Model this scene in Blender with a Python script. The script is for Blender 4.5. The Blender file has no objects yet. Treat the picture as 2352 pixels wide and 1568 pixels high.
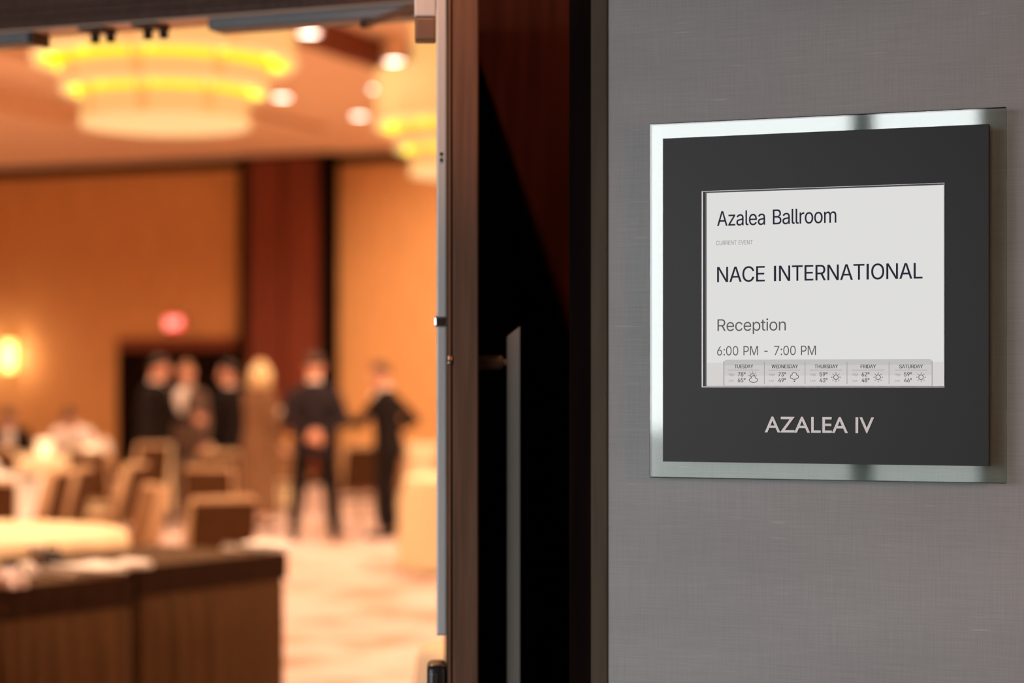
import bpy, bmesh, math, random
from mathutils import Vector, Matrix
R_ = math.radians
random.seed(7)
scn = bpy.context.scene
COL = scn.collection

# ------------------------------------------------------------------ camera
TH = R_(21.5); FPX = 4800.0; CAMZ = 1.5; CX = 1176.0; HY = 880.0
cs, sn = math.cos(TH), math.sin(TH)
cam_d = bpy.data.cameras.new('camera'); cam = bpy.data.objects.new('camera', cam_d); COL.objects.link(cam)
cam.location = (0, 0, CAMZ); cam.rotation_euler = (R_(90), 0, TH)
cam_d.sensor_width = 36; cam_d.lens = FPX / 2352 * 36
cam_d.shift_y = (HY - 784) / 2352
cam_d.clip_start = .05; cam_d.clip_end = 200
cam_d.dof.use_dof = True; cam_d.dof.focus_distance = 3.19; cam_d.dof.aperture_fstop = 2.15
scn.camera = cam

# ------------------------------------------------------------------ world, daylight, exposure
w = bpy.data.worlds.new('overcast_sky'); scn.world = w; w.use_nodes = True
w.node_tree.nodes['Background'].inputs[0].default_value = (.97, .98, 1, 1)
w.node_tree.nodes['Background'].inputs[1].default_value = 7.0
scn.view_settings.view_transform = 'Standard'; scn.view_settings.look = 'None'
scn.view_settings.gamma = 1; scn.view_settings.use_curve_mapping = False
scn.view_settings.exposure = 0.0

def lamp(name, typ, loc, power, color, size=.1, target=None, angle=None, blend=.5):
    d = bpy.data.lights.new(name, typ); d.energy = power; d.color = color
    o = bpy.data.objects.new(name, d); COL.objects.link(o); o.location = loc
    if typ == 'AREA': d.size = size
    else: d.shadow_soft_size = size
    if typ == 'SPOT':
        d.spot_size = R_(angle); d.spot_blend = blend
        v = Vector(target) - Vector(loc) if target else Vector((0, 0, -1))
        o.rotation_euler = v.to_track_quat('-Z', 'Y').to_euler()
    return o
WARM = (1, .64, .40)
BALL = 385
# even grid of spots added to light the ballroom, without cans of their own
DOWN = []
for ix, x in enumerate((-20.4, -16.6, -12.6, -8.2, -4.4, -.4)):
    for iy, y in enumerate((7.2, 11.4, 15.6, 19.8, 23.6)):
        DOWN.append((x, y))
for i, (x, y) in enumerate(DOWN):
    k = 1.25 if x > -13 else .8
    if y > 22: k *= .8
    lamp('ballroom_grid_spot', 'SPOT', (x, y, 4.84), BALL * k, WARM, .06, None, 150, .7)
# spot added to brighten the far wall right of the pilaster
lamp('far_wall_fill', 'SPOT', (-10.6, 24.2, 4.86), 1500, WARM, .1, (-11.6, 27.9, 1.4), 95, 1.0)
# daylight portal in the corridor window
pd = bpy.data.lights.new('window_portal', 'AREA'); pd.shape = 'RECTANGLE'; pd.size = 5.4; pd.size_y = 2.4
po = bpy.data.objects.new('window_portal', pd); COL.objects.link(po); po.location = (-4.4, -3.05, 1.75)
po.rotation_euler = (R_(90), 0, 0); pd.cycles.is_portal = True
# corridor downlight that rakes the door recess
lamp('corridor_spot', 'SPOT', (-1.385, 2.76, 2.96), 50, (1, .45, .25), .02, (-1.45, 4.1, 1.9), 55, .4)
# unseen warm spot added to tint the right side of the corridor wall
lamp('warm_tint_spot', 'SPOT', (1.3, 1.9, 1.75), 42, (1, .45, .2), .25, (.02, 3.19, 1.55), 58, 1.0)

# ------------------------------------------------------------------ pixel -> place helpers (photograph 2352 x 1568)
def ray(px, py):
    a = (px - CX) / FPX; b = (HY - py) / FPX
    return Vector((-sn + a * cs, cs + a * sn, b))
def at_y(px, py, Y):
    d = ray(px, py); return Vector((0, 0, CAMZ)) + d * (Y / d.y)
def at_d(px, d, z=0.0):
    v = ray(px, HY) * d; return Vector((v.x, v.y, z))
def at_z(px, py, z):
    d = ray(px, py); return Vector((0, 0, CAMZ)) + d * ((z - CAMZ) / d.z)
def zpx(py, d): return CAMZ + (HY - py) / FPX * d

# ------------------------------------------------------------------ materials
MATS = {}
def mat(name, col, rough=.6, metal=0., var=0., scale=20., stretch=(1, 1, 1), bump=0., emit=None, estr=1., spec=.5, col2=None, trans=0., coat=0., sharp=None):
    if name in MATS: return MATS[name]
    if rough >= .8 and spec == .5: spec = .12
    m = bpy.data.materials.new(name); m.use_nodes = True; MATS[name] = m
    nt = m.node_tree; b = nt.nodes['Principled BSDF']
    b.inputs['Base Color'].default_value = (*col, 1); b.inputs['Roughness'].default_value = rough
    b.inputs['Metallic'].default_value = metal; b.inputs['Specular IOR Level'].default_value = spec
    b.inputs['Coat Weight'].default_value = coat
    if trans: b.inputs['Transmission Weight'].default_value = trans
    if emit:
        b.inputs['Emission Color'].default_value = (*emit, 1); b.inputs['Emission Strength'].default_value = estr
    tc = nt.nodes.new('ShaderNodeTexCoord'); mp = nt.nodes.new('ShaderNodeMapping'); mp.inputs['Scale'].default_value = stretch
    nz = nt.nodes.new('ShaderNodeTexNoise'); nz.inputs['Scale'].default_value = scale; nz.inputs['Detail'].default_value = 5
    nt.links.new(tc.outputs['Object'], mp.inputs[0]); nt.links.new(mp.outputs[0], nz.inputs['Vector'])
    if var or col2:
        rp = nt.nodes.new('ShaderNodeValToRGB')
        c2 = col2 or tuple(c * (1 - var) for c in col)
        lo, hi = sharp or (.35, .65)
        rp.color_ramp.elements[0].position = lo; rp.color_ramp.elements[1].position = hi
        rp.color_ramp.elements[0].color = (*c2, 1); rp.color_ramp.elements[1].color = (*col, 1)
        nt.links.new(nz.outputs[0], rp.inputs[0]); nt.links.new(rp.outputs[0], b.inputs['Base Color'])
    if bump:
        bp = nt.nodes.new('ShaderNodeBump'); bp.inputs['Strength'].default_value = bump; bp.inputs['Distance'].default_value = .004
        nt.links.new(nz.outputs[0], bp.inputs['Height']); nt.links.new(bp.outputs[0], b.inputs['Normal'])
    return m
def emat(name, col, s=1.):
    if name in MATS: return MATS[name]
    m = bpy.data.materials.new(name); m.use_nodes = True; MATS[name] = m
    nt = m.node_tree; nt.nodes.clear()
    e = nt.nodes.new('ShaderNodeEmission'); e.inputs[0].default_value = (*col, 1); e.inputs[1].default_value = s
    o = nt.nodes.new('ShaderNodeOutputMaterial'); nt.links.new(e.outputs[0], o.inputs[0]); return m

def wall_fabric():
    m = bpy.data.materials.new('woven_wall_vinyl'); m.use_nodes = True; nt = m.node_tree; b = nt.nodes['Principled BSDF']
    N, L = nt.nodes.new, nt.links.new
    tc = N('ShaderNodeTexCoord')
    def noise(scale, st, det=3):
        mp = N('ShaderNodeMapping'); mp.inputs['Scale'].default_value = st
        nz = N('ShaderNodeTexNoise'); nz.inputs['Scale'].default_value = scale; nz.inputs['Detail'].default_value = det
        L(tc.outputs['Object'], mp.inputs[0]); L(mp.outputs[0], nz.inputs['Vector']); return nz
    def ramp(src, p0, p1, v0, v1):
        r = N('ShaderNodeMapRange'); r.inputs[1].default_value = p0; r.inputs[2].default_value = p1
        r.inputs[3].default_value = v0; r.inputs[4].default_value = v1; L(src.outputs[0], r.inputs[0]); return r
    warp = ramp(noise(1, (12, 1, 900), 2), .3, .7, .93, 1.07)
    weft = ramp(noise(1, (900, 1, 14), 2), .3, .7, .94, 1.06)
    cloud = ramp(noise(1, (2.2, 1, 7), 4), .3, .7, .94, 1.06)
    slub = ramp(noise(1, (13, 1, 300), 1), .72, .85, 0, .4)
    def mul(a, c):
        q = N('ShaderNodeMath'); q.operation = 'MULTIPLY'; L(a.outputs[0], q.inputs[0]); L(c.outputs[0], q.inputs[1]); return q
    v = mul(mul(warp, weft), cloud)
    ad = N('ShaderNodeMath'); ad.operation = 'ADD'; L(v.outputs[0], ad.inputs[0]); L(slub.outputs[0], ad.inputs[1])
    mx = N('ShaderNodeMix'); mx.data_type = 'RGBA'; mx.blend_type = 'MULTIPLY'; mx.inputs[0].default_value = 1
    mx.inputs[6].default_value = (.40, .40, .405, 1); L(ad.outputs[0], mx.inputs[7]); L(mx.outputs[2], b.inputs['Base Color'])
    b.inputs['Roughness'].default_value = .6; b.inputs['Specular IOR Level'].default_value = .3
    return m

M_VINYL = wall_fabric()
M_WOOD = mat('dark_walnut', (.115, .052, .033), .5, spec=.25, var=.35, scale=6, stretch=(14, 14, .7), coat=.0)
M_WOODP = mat('red_brown_veneer', (.055, .013, .007), .7, spec=.03, var=.35, scale=5, stretch=(10, 10, .6))
M_BLACKWOOD = mat('espresso_wood', (.010, .005, .004), .7, spec=.02, var=.4, scale=6, stretch=(10, 10, .6))
M_TRIM = mat('bronze_brown_trim', (.095, .068, .044), .6, spec=.2, var=.25, scale=8, stretch=(8, 8, .6))
M_COLWOOD = mat('mahogany_panel', (.17, .03, .010), .5, var=.3, scale=3, stretch=(6, 6, .4))
M_SILVER = mat('brushed_aluminium', (.72, .71, .70), .5, .3, var=.08, scale=60, stretch=(1, 1, .02))
M_CLOSER = mat('grey_painted_metal', (.17, .175, .185), .45, .3, var=.08)
M_CHROME = mat('polished_steel', (.55, .55, .56), .18, 1.)
M_DARKMET = mat('dark_bronze_metal', (.05, .035, .028), .4, .6)
M_BLACK = mat('black_plastic', (.012, .012, .014), .35)
M_WARMMET = mat('warm_tinted_metal', (.22, .13, .085), .5, .2, var=.1)
M_BALLWALL = mat('ballroom_wallcovering', (.62, .345, .145), .8, var=.12, scale=3, stretch=(3, 3, .5))
M_CEIL = mat('ballroom_ceiling_paint', (.84, .61, .43), .9, var=.05)
M_CARPET = mat('patterned_carpet', (.60, .47, .44), .95, scale=1.5, stretch=(1.2, 1, 1), col2=(.40, .25, .17), sharp=(.34, .54), bump=.3)
M_CORR = mat('corridor_paint', (.62, .61, .6), .8, var=.04)
M_CORRFLOOR = mat('corridor_carpet', (.16, .14, .13), .95, var=.3, scale=4)
M_LINEN = mat('ivory_linen', (.86, .74, .50), .85, var=.06, scale=14)
M_WHITE = mat('white_linen', (.86, .84, .82), .85, var=.04)
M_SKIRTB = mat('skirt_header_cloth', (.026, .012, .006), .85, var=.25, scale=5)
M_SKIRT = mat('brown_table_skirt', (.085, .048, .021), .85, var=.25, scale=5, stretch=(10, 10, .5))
M_CHAIR = mat('tan_chair_fabric', (.27, .15, .075), .85, var=.15, scale=40, bump=.2)
M_CHAIRB = mat('brown_chair_back', (.085, .040, .016), .85, var=.2, scale=40, bump=.2)
M_PIPE = mat('cream_chair_edge', (.54, .35, .21), .8, var=.08)
M_FRAME = mat('bronze_tube', (.10, .065, .04), .35, .8)
M_PAPER = mat('white_paper', (.88, .87, .85), .8, var=.03)

# ------------------------------------------------------------------ mesh helpers
def link(name, bm, m, parent=None, smooth=False):
    me = bpy.data.meshes.new(name); bm.normal_update(); bm.to_mesh(me); bm.free()
    if smooth:
        for p in me.polygons: p.use_smooth = True
    for q in (m if isinstance(m, (list, tuple)) else [m]): me.materials.append(q)
    o = bpy.data.objects.new(name, me); COL.objects.link(o)
    if parent: o.parent = parent
    return o
def struct(o): o['kind'] = 'structure'; return o
def tag(o, label, cat, group=None):
    o['label'] = label; o['category'] = cat
    if group: o['group'] = group
    return o
def empty(name, loc, rz=0):
    o = bpy.data.objects.new(name, None); COL.objects.link(o); o.location = loc; o.rotation_euler = (0, 0, rz)
    o.empty_display_size = .1; return o
def box(bm, x0, x1, y0, y1, z0, z1, mi=0, M=None):
    vs = [bm.verts.new((x, y, z)) for z in (z0, z1) for y in (y0, y1) for x in (x0, x1)]
    for f in ((0, 2, 3, 1), (4, 5, 7, 6), (0, 1, 5, 4), (2, 6, 7, 3), (0, 4, 6, 2), (1, 3, 7, 5)):
        fc = bm.faces.new([vs[i] for i in f]); fc.material_index = mi
    if M is not None:
        for v in vs: v.co = M @ v.co
    return vs
def bev(bm, w, seg=2):
    bmesh.ops.bevel(bm, geom=list(bm.edges), offset=w, segments=seg, affect='EDGES', profile=.6, clamp_overlap=True); return bm
def bx(x0, x1, y0, y1, z0, z1, b=0, seg=2):
    bm = bmesh.new(); box(bm, x0, x1, y0, y1, z0, z1)
    if b: bev(bm, b, seg)
    return bm
def tube(bm, pts, radii, n=10, cap=True, sx=1., sy=1.):
    """loft of rings along pts (closed ends)"""
    pts = [Vector(p) for p in pts]; rings = []
    if not isinstance(radii, (list, tuple)): radii = [radii] * len(pts)
    ref = None
    for i, p in enumerate(pts):
        t = (pts[min(i + 1, len(pts) - 1)] - pts[max(i - 1, 0)])
        t = t.normalized() if t.length > 1e-9 else Vector((0, 0, 1))
        if ref is None: ref = Vector((1, 0, 0)) if abs(t.x) < .8 else Vector((0, 1, 0))
        u = (ref - t * ref.dot(t)).normalized(); v = t.cross(u); ref = u
        rings.append([bm.verts.new(p + (u * math.cos(a) * sx + v * math.sin(a) * sy) * radii[i]) for a in [2 * math.pi * k / n for k in range(n)]])
    for a, b in zip(rings, rings[1:]):
        for k in range(n): bm.faces.new((a[k], a[(k + 1) % n], b[(k + 1) % n], b[k]))
    if cap: bm.faces.new(rings[0][::-1]); bm.faces.new(rings[-1])
    return rings
def lathe(bm, prof, n=48, ctr=(0, 0, 0), close=False):
    c = Vector(ctr); rings = []
    for r, z in prof:
        if r < 1e-6: rings.append([bm.verts.new(c + Vector((0, 0, z)))])
        else: rings.append([bm.verts.new(c + Vector((r * math.cos(2 * math.pi * k / n), r * math.sin(2 * math.pi * k / n), z))) for k in range(n)])
    pairs = list(zip(rings, rings[1:])) + ([(rings[-1], rings[0])] if close else [])
    for a, b in pairs:
        for k in range(n):
            k2 = (k + 1) % n
            if len(a) == 1 and len(b) == 1: continue
            if len(a) == 1: bm.faces.new((a[0], b[k2], b[k]))
            elif len(b) == 1: bm.faces.new((a[k], a[k2], b[0]))
            else: bm.faces.new((a[k], a[k2], b[k2], b[k]))
    bmesh.ops.recalc_face_normals(bm, faces=bm.faces)
    return bm
def ell(bm, c, r, n=16, m=10, rot=None):
    mt = Matrix.Translation(c) @ (rot.to_4x4() if rot else Matrix.Identity(4)) @ Matrix.Diagonal((r[0], r[1], r[2], 1))
    bmesh.ops.create_uvsphere(bm, u_segments=n, v_segments=m, radius=1, matrix=mt)

# ================================================================== STRUCTURE
YP = 3.150          # face of the sign panel
YG = 3.166          # face of the glass plate
YW = 3.195          # corridor wall
YF0, YF1 = 4.12, 4.23   # door frame depth
XW = at_y(1397, 880, YW).x
BACK = 27.9
XL, XR = -22.5, 2.2
WTOP, CTOP = 4.9, 5.22

struct(link('floor', bx(-23.2, 4.2, -3.2, 28.3, -.2, 0), M_CARPET))
cf = link('floor_corridor', bx(-8, 4, -3.2, YF0, .0, .006), M_CORRFLOOR); struct(cf)
# corridor wall that carries the sign
struct(link('wall_corridor', bx(XW, 3.0, YW, YF0, 0, 3.0), M_VINYL))
struct(link('wall_corridor_right', bx(3.0, 3.15, -3.2, YF0, 0, 3.0), M_CORR))
struct(link('wall_corridor_left', bx(-8.15, -8.0, -3.2, YF0, 0, 3.0), M_CORR))
struct(link('wall_recess_left', bx(-8.0, -4.3, YW, YF0, 0, 3.0), M_VINYL))
struct(link('ceiling_corridor', bx(-8.15, 3.15, -3.2, YF0, 3.0, 3.1), M_CORR))
# corridor wall opposite: window bay and wood panelling
bm = bmesh.new()
XWIN0, XWIN1 = -7.1, -1.465
box(bm, -8.0, XWIN0, -3.2, -3.0, 0, 3.0); box(bm, XWIN0, XWIN1, -3.2, -3.0, 0, .55); box(bm, XWIN0, XWIN1, -3.2, -3.0, 2.95, 3.0)
struct(link('wall_opposite', bm, M_CORR))
struct(link('wall_opposite_panelling', bx(XWIN1, 3.0, -3.2, -3.0, 0, 3.0), mat('oak_panelling', (.50, .25, .09), .5, var=.3, scale=4, stretch=(8, 8, .5))))
win = struct(empty('window_1', (0, -3.1, 0)))
for xm in (-2.0, -3.75, -5.5):
    link('mullion', bx(xm - .045, xm + .045, -.05, .05, .55, 2.95), M_DARKMET, win)
struct(link('ground_outside', bx(-40, 30, -60, -3.2, -.25, -.05), mat('paving_outside', (.30, .30, .29), .9, var=.2, scale=2)))

# edge trims of the recess (stepped casing)
xa = at_y(1358, 880, YW + .0).x
struct(link('trim_1', bx(xa, XW, YW - .004, YW + .06, 0, 3.0, .003), M_TRIM))
xb = at_y(1306, 880, YW + .0605).x
struct(link('trim_2', bx(xb, XW - .001, YW + .0605, YF0, 0, 3.0, .003), M_BLACKWOOD))  # shade of the casing's unlit face put into a near-black colour
# wall between recess and ballroom: wood veneer panels with a doorway
HZ = zpx(47, 4.12 / ray(300, 880).y)     # underside of the door head
XJR = -1.76; XJL = -3.52
H = Vector((-1.715, 4.11, 0))            # hinge line, pull side corner of leaf
bm = bmesh.new()
box(bm, XJR + .05, xb, YF0 + .005, YF1 - .005, 0, 3.0)
struct(link('wall_recess', bm, M_WOODP))
struct(link('wall_recess_far', bx(-4.3, XJL - .05, YF0 + .005, YF1 - .005, 0, 3.0), M_WOODP))
struct(link('wall_recess_top', bx(XJL - .05, XJR + .05, YF0 + .012, YF1 - .005, HZ + .20, 3.0), M_WOODP))
bm = bmesh.new()
box(bm, XL, -4.3, YF0, YF1, 0, CTOP); box(bm, -4.3, XR, YF0 + .01, YF1, 3.0, CTOP); box(bm, xb, XR, YF0 + .001, YF1, 0, 3.0)
struct(link('wall_front', bm, M_BALLWALL))
# door frame: jambs and stepped head
fr = struct(empty('door_frame', (0, 0, 0)))
link('jamb', bx(XJR, XJR + .05, YF0 - .006, YF1 + .006, 0, HZ + .2, .003), M_WOOD, fr)
link('jamb', bx(XJL - .05, XJL, YF0 - .006, YF1 + .006, 0, HZ + .2, .003), M_WOOD, fr)
bm = bmesh.new()
box(bm, XJL, XJR, YF0, YF1, HZ, HZ + .2)
box(bm, XJL, XJR, YF0 - .010, YF0, HZ + .022, HZ + .2)
box(bm, XJL, XJR, YF0 - .020, YF0 - .010, HZ + .040, HZ + .055)
box(bm, XJL, XJR, YF0 - .018, YF0 - .010, HZ + .075, HZ + .2)
link('frame_head', bm, M_WOOD, fr)
link('head_soffit', bx(XJL, XJR, YF0 + .012, YF1 + .004, HZ - .004, HZ + .001), mat('warm_lit_soffit', (.85, .58, .42), .4, .1, var=.05), fr)  # warm light from the ballroom put into the soffit's pale copper colour
for px in (222, 344):
    p = at_y(px, 100, 4.16)
    bm = bx(p.x - .032, p.x + .032, 4.128, 4.20, HZ - .014, HZ - .004, .004); link('strike_plate', bm, M_DARKMET, fr)
    for q in (-.02, .022):
        bm = bmesh.new(); tube(bm, [(p.x + q, 4.185, HZ - .004), (p.x + q, 4.185, HZ - .034)], .011, 10); link('strike_roller', bm, M_DARKMET, fr, True)

# ballroom walls and ceiling
struct(link('wall_left', bx(XL - .2, XL, YF0, BACK + .2, 0, CTOP), M_BALLWALL))
struct(link('wall_right', bx(XR, XR + .2, YF0, BACK + .2, 0, CTOP), M_BALLWALL))
struct(link('wall_back', bx(XL, XR, BACK, BACK + .2, 0, CTOP), M_BALLWALL))
struct(link('ceiling', bx(XL - .2, XR + .2, YF0, BACK + .2, CTOP, CTOP + .15), M_CEIL))
struct(link('ceiling_soffit', bx(XL, XR, 25.0, BACK, WTOP, CTOP), M_CEIL))
for i, (x0, x1) in enumerate(((-21.6, -19.6), (-17.6, -15.6), (-13.6, -9.62), (-7.2, -5.4), (-3.2, -1.2))):
    b_ = struct(link('ceiling_beam', bx(x0, x1, YF1, 25.0, WTOP, CTOP), M_CEIL))
    if i == 2:
        link('beam_fascia', bx(x1, x1 + .03, YF1 + .1, 24.98, WTOP - .02, CTOP - .01), M_COLWOOD, b_)
        link('beam_shade_strip', bx(-12.65, -12.45, YF1 + .1, 24.98, WTOP - .025, WTOP), mat('ceiling_shade_band', (.50, .30, .18), .9), b_)  # darker strip put in for a shaded stripe of the ceiling
struct(link('trim_crown', bx(XL, XR, BACK - .07, BACK, WTOP - .15, WTOP, .01), M_BLACKWOOD))
struct(link('baseboard_back', bx(XL, XR, BACK - .03, BACK, 0, .14, .006), M_BLACKWOOD))
# pilaster
pa, pb = at_y(545, 600, BACK - .3).x, at_y(757, 600, BACK - .3).x
pil = struct(empty('wall_pilaster', ((pa + pb) / 2, BACK - .15, 0)))
w_ = pb - pa
link('pilaster_core', bx(-w_ / 2, w_ / 2, -.12, .15, 0, WTOP), M_BLACKWOOD, pil)
for k in range(2):
    a = -w_ / 2 + .17 + k * (w_ - .34) / 2; b = a + (w_ - .34) / 2
    link('panel', bx(a + .02, b - .02, -.15, -.12, .16, WTOP - .05, .01), M_COLWOOD, pil)
# far double door with frame
da, db = at_y(277, 800, BACK).x, at_y(545, 800, BACK).x
DT = zpx(776, BACK / ray(400, 880).y)
fd = struct(empty('door_2', ((da + db) / 2, BACK, 0)))
dw = (db - da) / 2
for a, b in ((-dw, -dw + .18), (dw - .18, dw)): link('door_jamb', bx(a, b, -.10, 0, 0, DT - .18, .006), M_BLACKWOOD, fd)
link('door_head', bx(-dw, dw, -.10, 0, DT - .18, DT, .006), M_COLWOOD, fd)
for s in (-1, 1):
    lf = link('door_leaf', bx(min(s * .004, s * (dw - .185)), max(s * .004, s * (dw - .185)), -.06, 0, .01, DT - .185, .004), M_BLACKWOOD, fd)
    bm = bmesh.new(); tube(bm, [(s * .09, -.12, .85), (s * .09, -.12, 1.25)], .012, 8); tube(bm, [(s * .09, -.12, .9), (s * .09, -.06, .9)], .009, 8); tube(bm, [(s * .09, -.12, 1.2), (s * .09, -.06, 1.2)], .009, 8)
    link('door_pull', bm, M_CHROME, lf, True)

# ================================================================== OPEN DOOR LEAF
E = Vector((at_y(1100, 880, 3.35).x, 3.35, 0))     # free edge, pull-side corner
lu = (E - H); LL = lu.length; lu.normalize(); ln = Vector((-lu.y, lu.x, 0))
if ln.x < 0: ln = -ln                               # pull side normal
TK = .055; LZ1 = HZ - .075
door = struct(empty('door_1', (H.x, H.y, 0)))
ML = Matrix(((lu.x, ln.x, 0), (lu.y, ln.y, 0), (0, 0, 1)))   # local x: hinge to free edge, local y: pull normal
door.rotation_euler = ML.to_euler()
# local frame: x = -distance from hinge (free edge at x=-LL), y: 0 pull face, -TK push face
link('door_leaf', bx(-LL, -.008, -TK + .009, 0, .012, LZ1, .003, 1), mat('walnut_leaf', (.205, .105, .066), .5, spec=.25, var=.3, scale=6, stretch=(14, 14, .7)), door)
link('edge_astragal', bx(-LL + .002, -.008, -TK, -TK + .009, .012, LZ1, .002, 1), M_DARKMET, door)
link('edge_highlight', bx(-LL - .0015, -LL + .004, -TK + .002, -TK + .006, .3, LZ1 - .02), mat('copper_glint', (.75, .42, .26), .3, .9), door)  # copper-coloured strip stands for the bright highlight along the leaf edge
# vertical rod on push face
dE = 3.35 / ray(1066, 880).y
RX = -LL + .035
bm = bmesh.new(); box(bm, RX - .012, RX + .012, -TK - .0185, -TK - .001, 1.06, LZ1 - .01); bev(bm, .003)
rod = link('vertical_rod', bm, M_SILVER, door)
for py in (352, 366):
    z = zpx(py, dE); bm = bmesh.new(); tube(bm, [(RX - .0122, -TK - .010, z), (RX - .0142, -TK - .010, z)], .0028, 10); link('screw', bm, M_BLACK, rod)
z = zpx(738, dE)
bm = bx(RX - .020, RX + .016, -TK - .0225, -TK + .004, z - .009, z + .009, .003); link('rod_guide', bm, M_CHROME, door)
z0, z1 = zpx(90, dE), zpx(36, dE)
link('top_latch_case', bx(RX - .012, RX + .03, -TK - .056, -TK - .0195, z0, z1, .004), M_WARMMET, door)  # reflection of the warm room put into the colour of the lower case
link('top_latch_cover', bx(RX - .014, RX + .032, -TK - .057, -TK - .0195, z1, LZ1 - .01, .003), M_SILVER, door)
# exit device head and bar
z = zpx(1526, dE)
bm = bmesh.new(); box(bm, RX - .03, RX + .055, -TK - .035, -TK - .0005, z - .20, z); bev(bm, .011, 3)
ex = link('exit_device', bm, M_BLACK, door, True)
link('exit_device_cover', bx(RX - .032, RX - .029, -TK - .027, -TK - .018, z - .19, z - .014, .001), M_CHROME, ex)
link('touch_bar', bx(RX + .056, -.10, -TK - .016, -TK - .0005, z - .19, z - .13, .005, 3), M_CHROME, ex)
# latch pin on the edge; its orange highlight put in as a copper piece
z = zpx(833, dE)
bm = bmesh.new(); ell(bm, (-LL - .002, -TK + .004, z), (.004, .004, .004)); link('edge_pin', bm, M_CHROME, door, True)
link('edge_glint', bx(-LL - .003, -LL + .002, -TK + .002, -TK + .008, z + .004, z + .012, .001), mat('copper_glint', (1, 1, 1)), door)
# pull handle
dP = 3.44 / ray(1180, 880).y
hx = -LL + .095
zt = zpx(772, dP)
bm = bmesh.new()
vs = box(bm, hx - .011, hx + .011, .052, .0755, .30, zt)
for v in bm.verts:
    if v.co.z > 1: v.co.z += (v.co.y - .052) / .0235 * .018
bev(bm, .0015, 1)
pull = link('pull_handle', bm, mat('satin_steel_bar', (.52, .48, .42), .4, .2, var=.12, scale=30, stretch=(1, 1, .05)), door)
for zz in (zpx(832, dP), .42):
    bm = bmesh.new(); tube(bm, [(hx, -.001, zz), (hx, .040, zz), (hx, .0445, zz), (hx, .046, zz)], [.013, .013, .011, .006], 20)
    tube(bm, [(hx, .044, zz), (hx, .0525, zz)], .006, 12)
    link('standoff', bm, mat('bronzed_steel', (.55, .33, .20), .3, .2), pull, True)
for zz in (.25, 1.2, 2.1):
    bm = bmesh.new(); tube(bm, [(.004, .006, zz - .06), (.004, .006, zz + .06)], .008, 10); link('hinge', bm, M_DARKMET, door, True)

# the leaf was laid out left-handed: mirror it about its hinge plane
for c_ in door.children_recursive:
    for v in c_.data.vertices: v.co.x *= -1
    c_.data.flip_normals()

# door closers on the frame head
def closer(x0, x1, label, arm):
    o = empty('door_closer', ((x0 + x1) / 2, 4.175, HZ - .004)); hw = (x1 - x0) / 2
    tag(o, label, 'door closer')
    bm = bx(-hw, hw, -.034, .04, -.027, .006, .009, 3); link('body', bm, M_CLOSER, o)
    if arm:
        bm = bmesh.new(); tube(bm, [(hw - .13, 0, -.026), (hw - .13, 0, -.038)], .013, 12); link('spindle', bm, M_DARKMET, o, True)
        e = Vector((-1.815 - (x0 + x1) / 2, -.115, -.022)); s = Vector((hw - .13, 0, -.032))
        bm = bmesh.new(); q = (e - s).normalized(); n_ = Vector((-q.y, q.x, 0)) * .012
        tube(bm, [s, e], .009, 8); link('arm', bm, M_WARMMET, o)
    else:
        link('end_cap', bx(hw, hw + .012, -.035, .041, -.029, .004, .002), M_BLACK, o)
    return o
pL = at_y(485, 60, 4.16).x; pR = at_y(958, 40, 4.16).x
closer(pL, pR, 'long grey door closer bar under the door head with an arm toward the open leaf', True)
closer(at_y(-360, 90, 4.16).x, at_y(74, 90, 4.16).x, 'short visible end of grey door closer at the upper left corner of the doorway', False)

# ================================================================== SIGN
sign = empty('room_sign', (at_y(1900, 660, YP).x, YW, 1.55))
tag(sign, 'square black digital room sign on a glass plate fixed to the grey fabric wall', 'room sign')
inv = Matrix.Translation(-sign.location)
def sbox(x0, x1, y0, y1, z0, z1, b=0, seg=2):
    s = sign.location; return bx(x0 - s.x, x1 - s.x, y0 - s.y, y1 - s.y, z0 - s.z, z1 - s.z, b, seg)
def zpy(px, py, Y): return at_y(px, py, Y).z
gx0, gx1 = at_y(1491, 700, YG).x, at_y(2311, 700, YG).x
gz1 = (zpy(1489, 285, YG) + zpy(2310, 244, YG)) / 2; gz0 = (zpy(1495, 1097, YG) + zpy(2311, 1110, YG)) / 2
mg = bpy.data.materials.new('pale_glass'); mg.use_nodes = True; nt = mg.node_tree; nt.nodes.clear()
t_ = nt.nodes.new('ShaderNodeBsdfTransparent'); t_.inputs[0].default_value = (.84, .90, .87, 1)
g_ = nt.nodes.new('ShaderNodeBsdfGlossy'); g_.inputs['Roughness'].default_value = .035; g_.inputs[0].default_value = (1, 1, 1, 1)
fr_ = nt.nodes.new('ShaderNodeFresnel'); fr_.inputs[0].default_value = 1.62
mu = nt.nodes.new('ShaderNodeMath'); mu.operation = 'MULTIPLY'; mu.inputs[1].default_value = 1.35
nt.links.new(fr_.outputs[0], mu.inputs[0])
mx_ = nt.nodes.new('ShaderNodeMixShader'); nt.links.new(mu.outputs[0], mx_.inputs[0]); nt.links.new(t_.outputs[0], mx_.inputs[1]); nt.links.new(g_.outputs[0], mx_.inputs[2])
nz = nt.nodes.new('ShaderNodeTexNoise'); nz.inputs['Scale'].default_value = 9
bp = nt.nodes.new('ShaderNodeBump'); bp.inputs['Strength'].default_value = .02; nt.links.new(nz.outputs[0], bp.inputs['Height']); nt.links.new(bp.outputs[0], g_.inputs['Normal'])
o_ = nt.nodes.new('ShaderNodeOutputMaterial'); nt.links.new(mx_.outputs[0], o_.inputs[0])
link('glass_plate', sbox(gx0, gx1, YG, YG + .008, gz0, gz1, .0012, 1), mg, sign)
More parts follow.
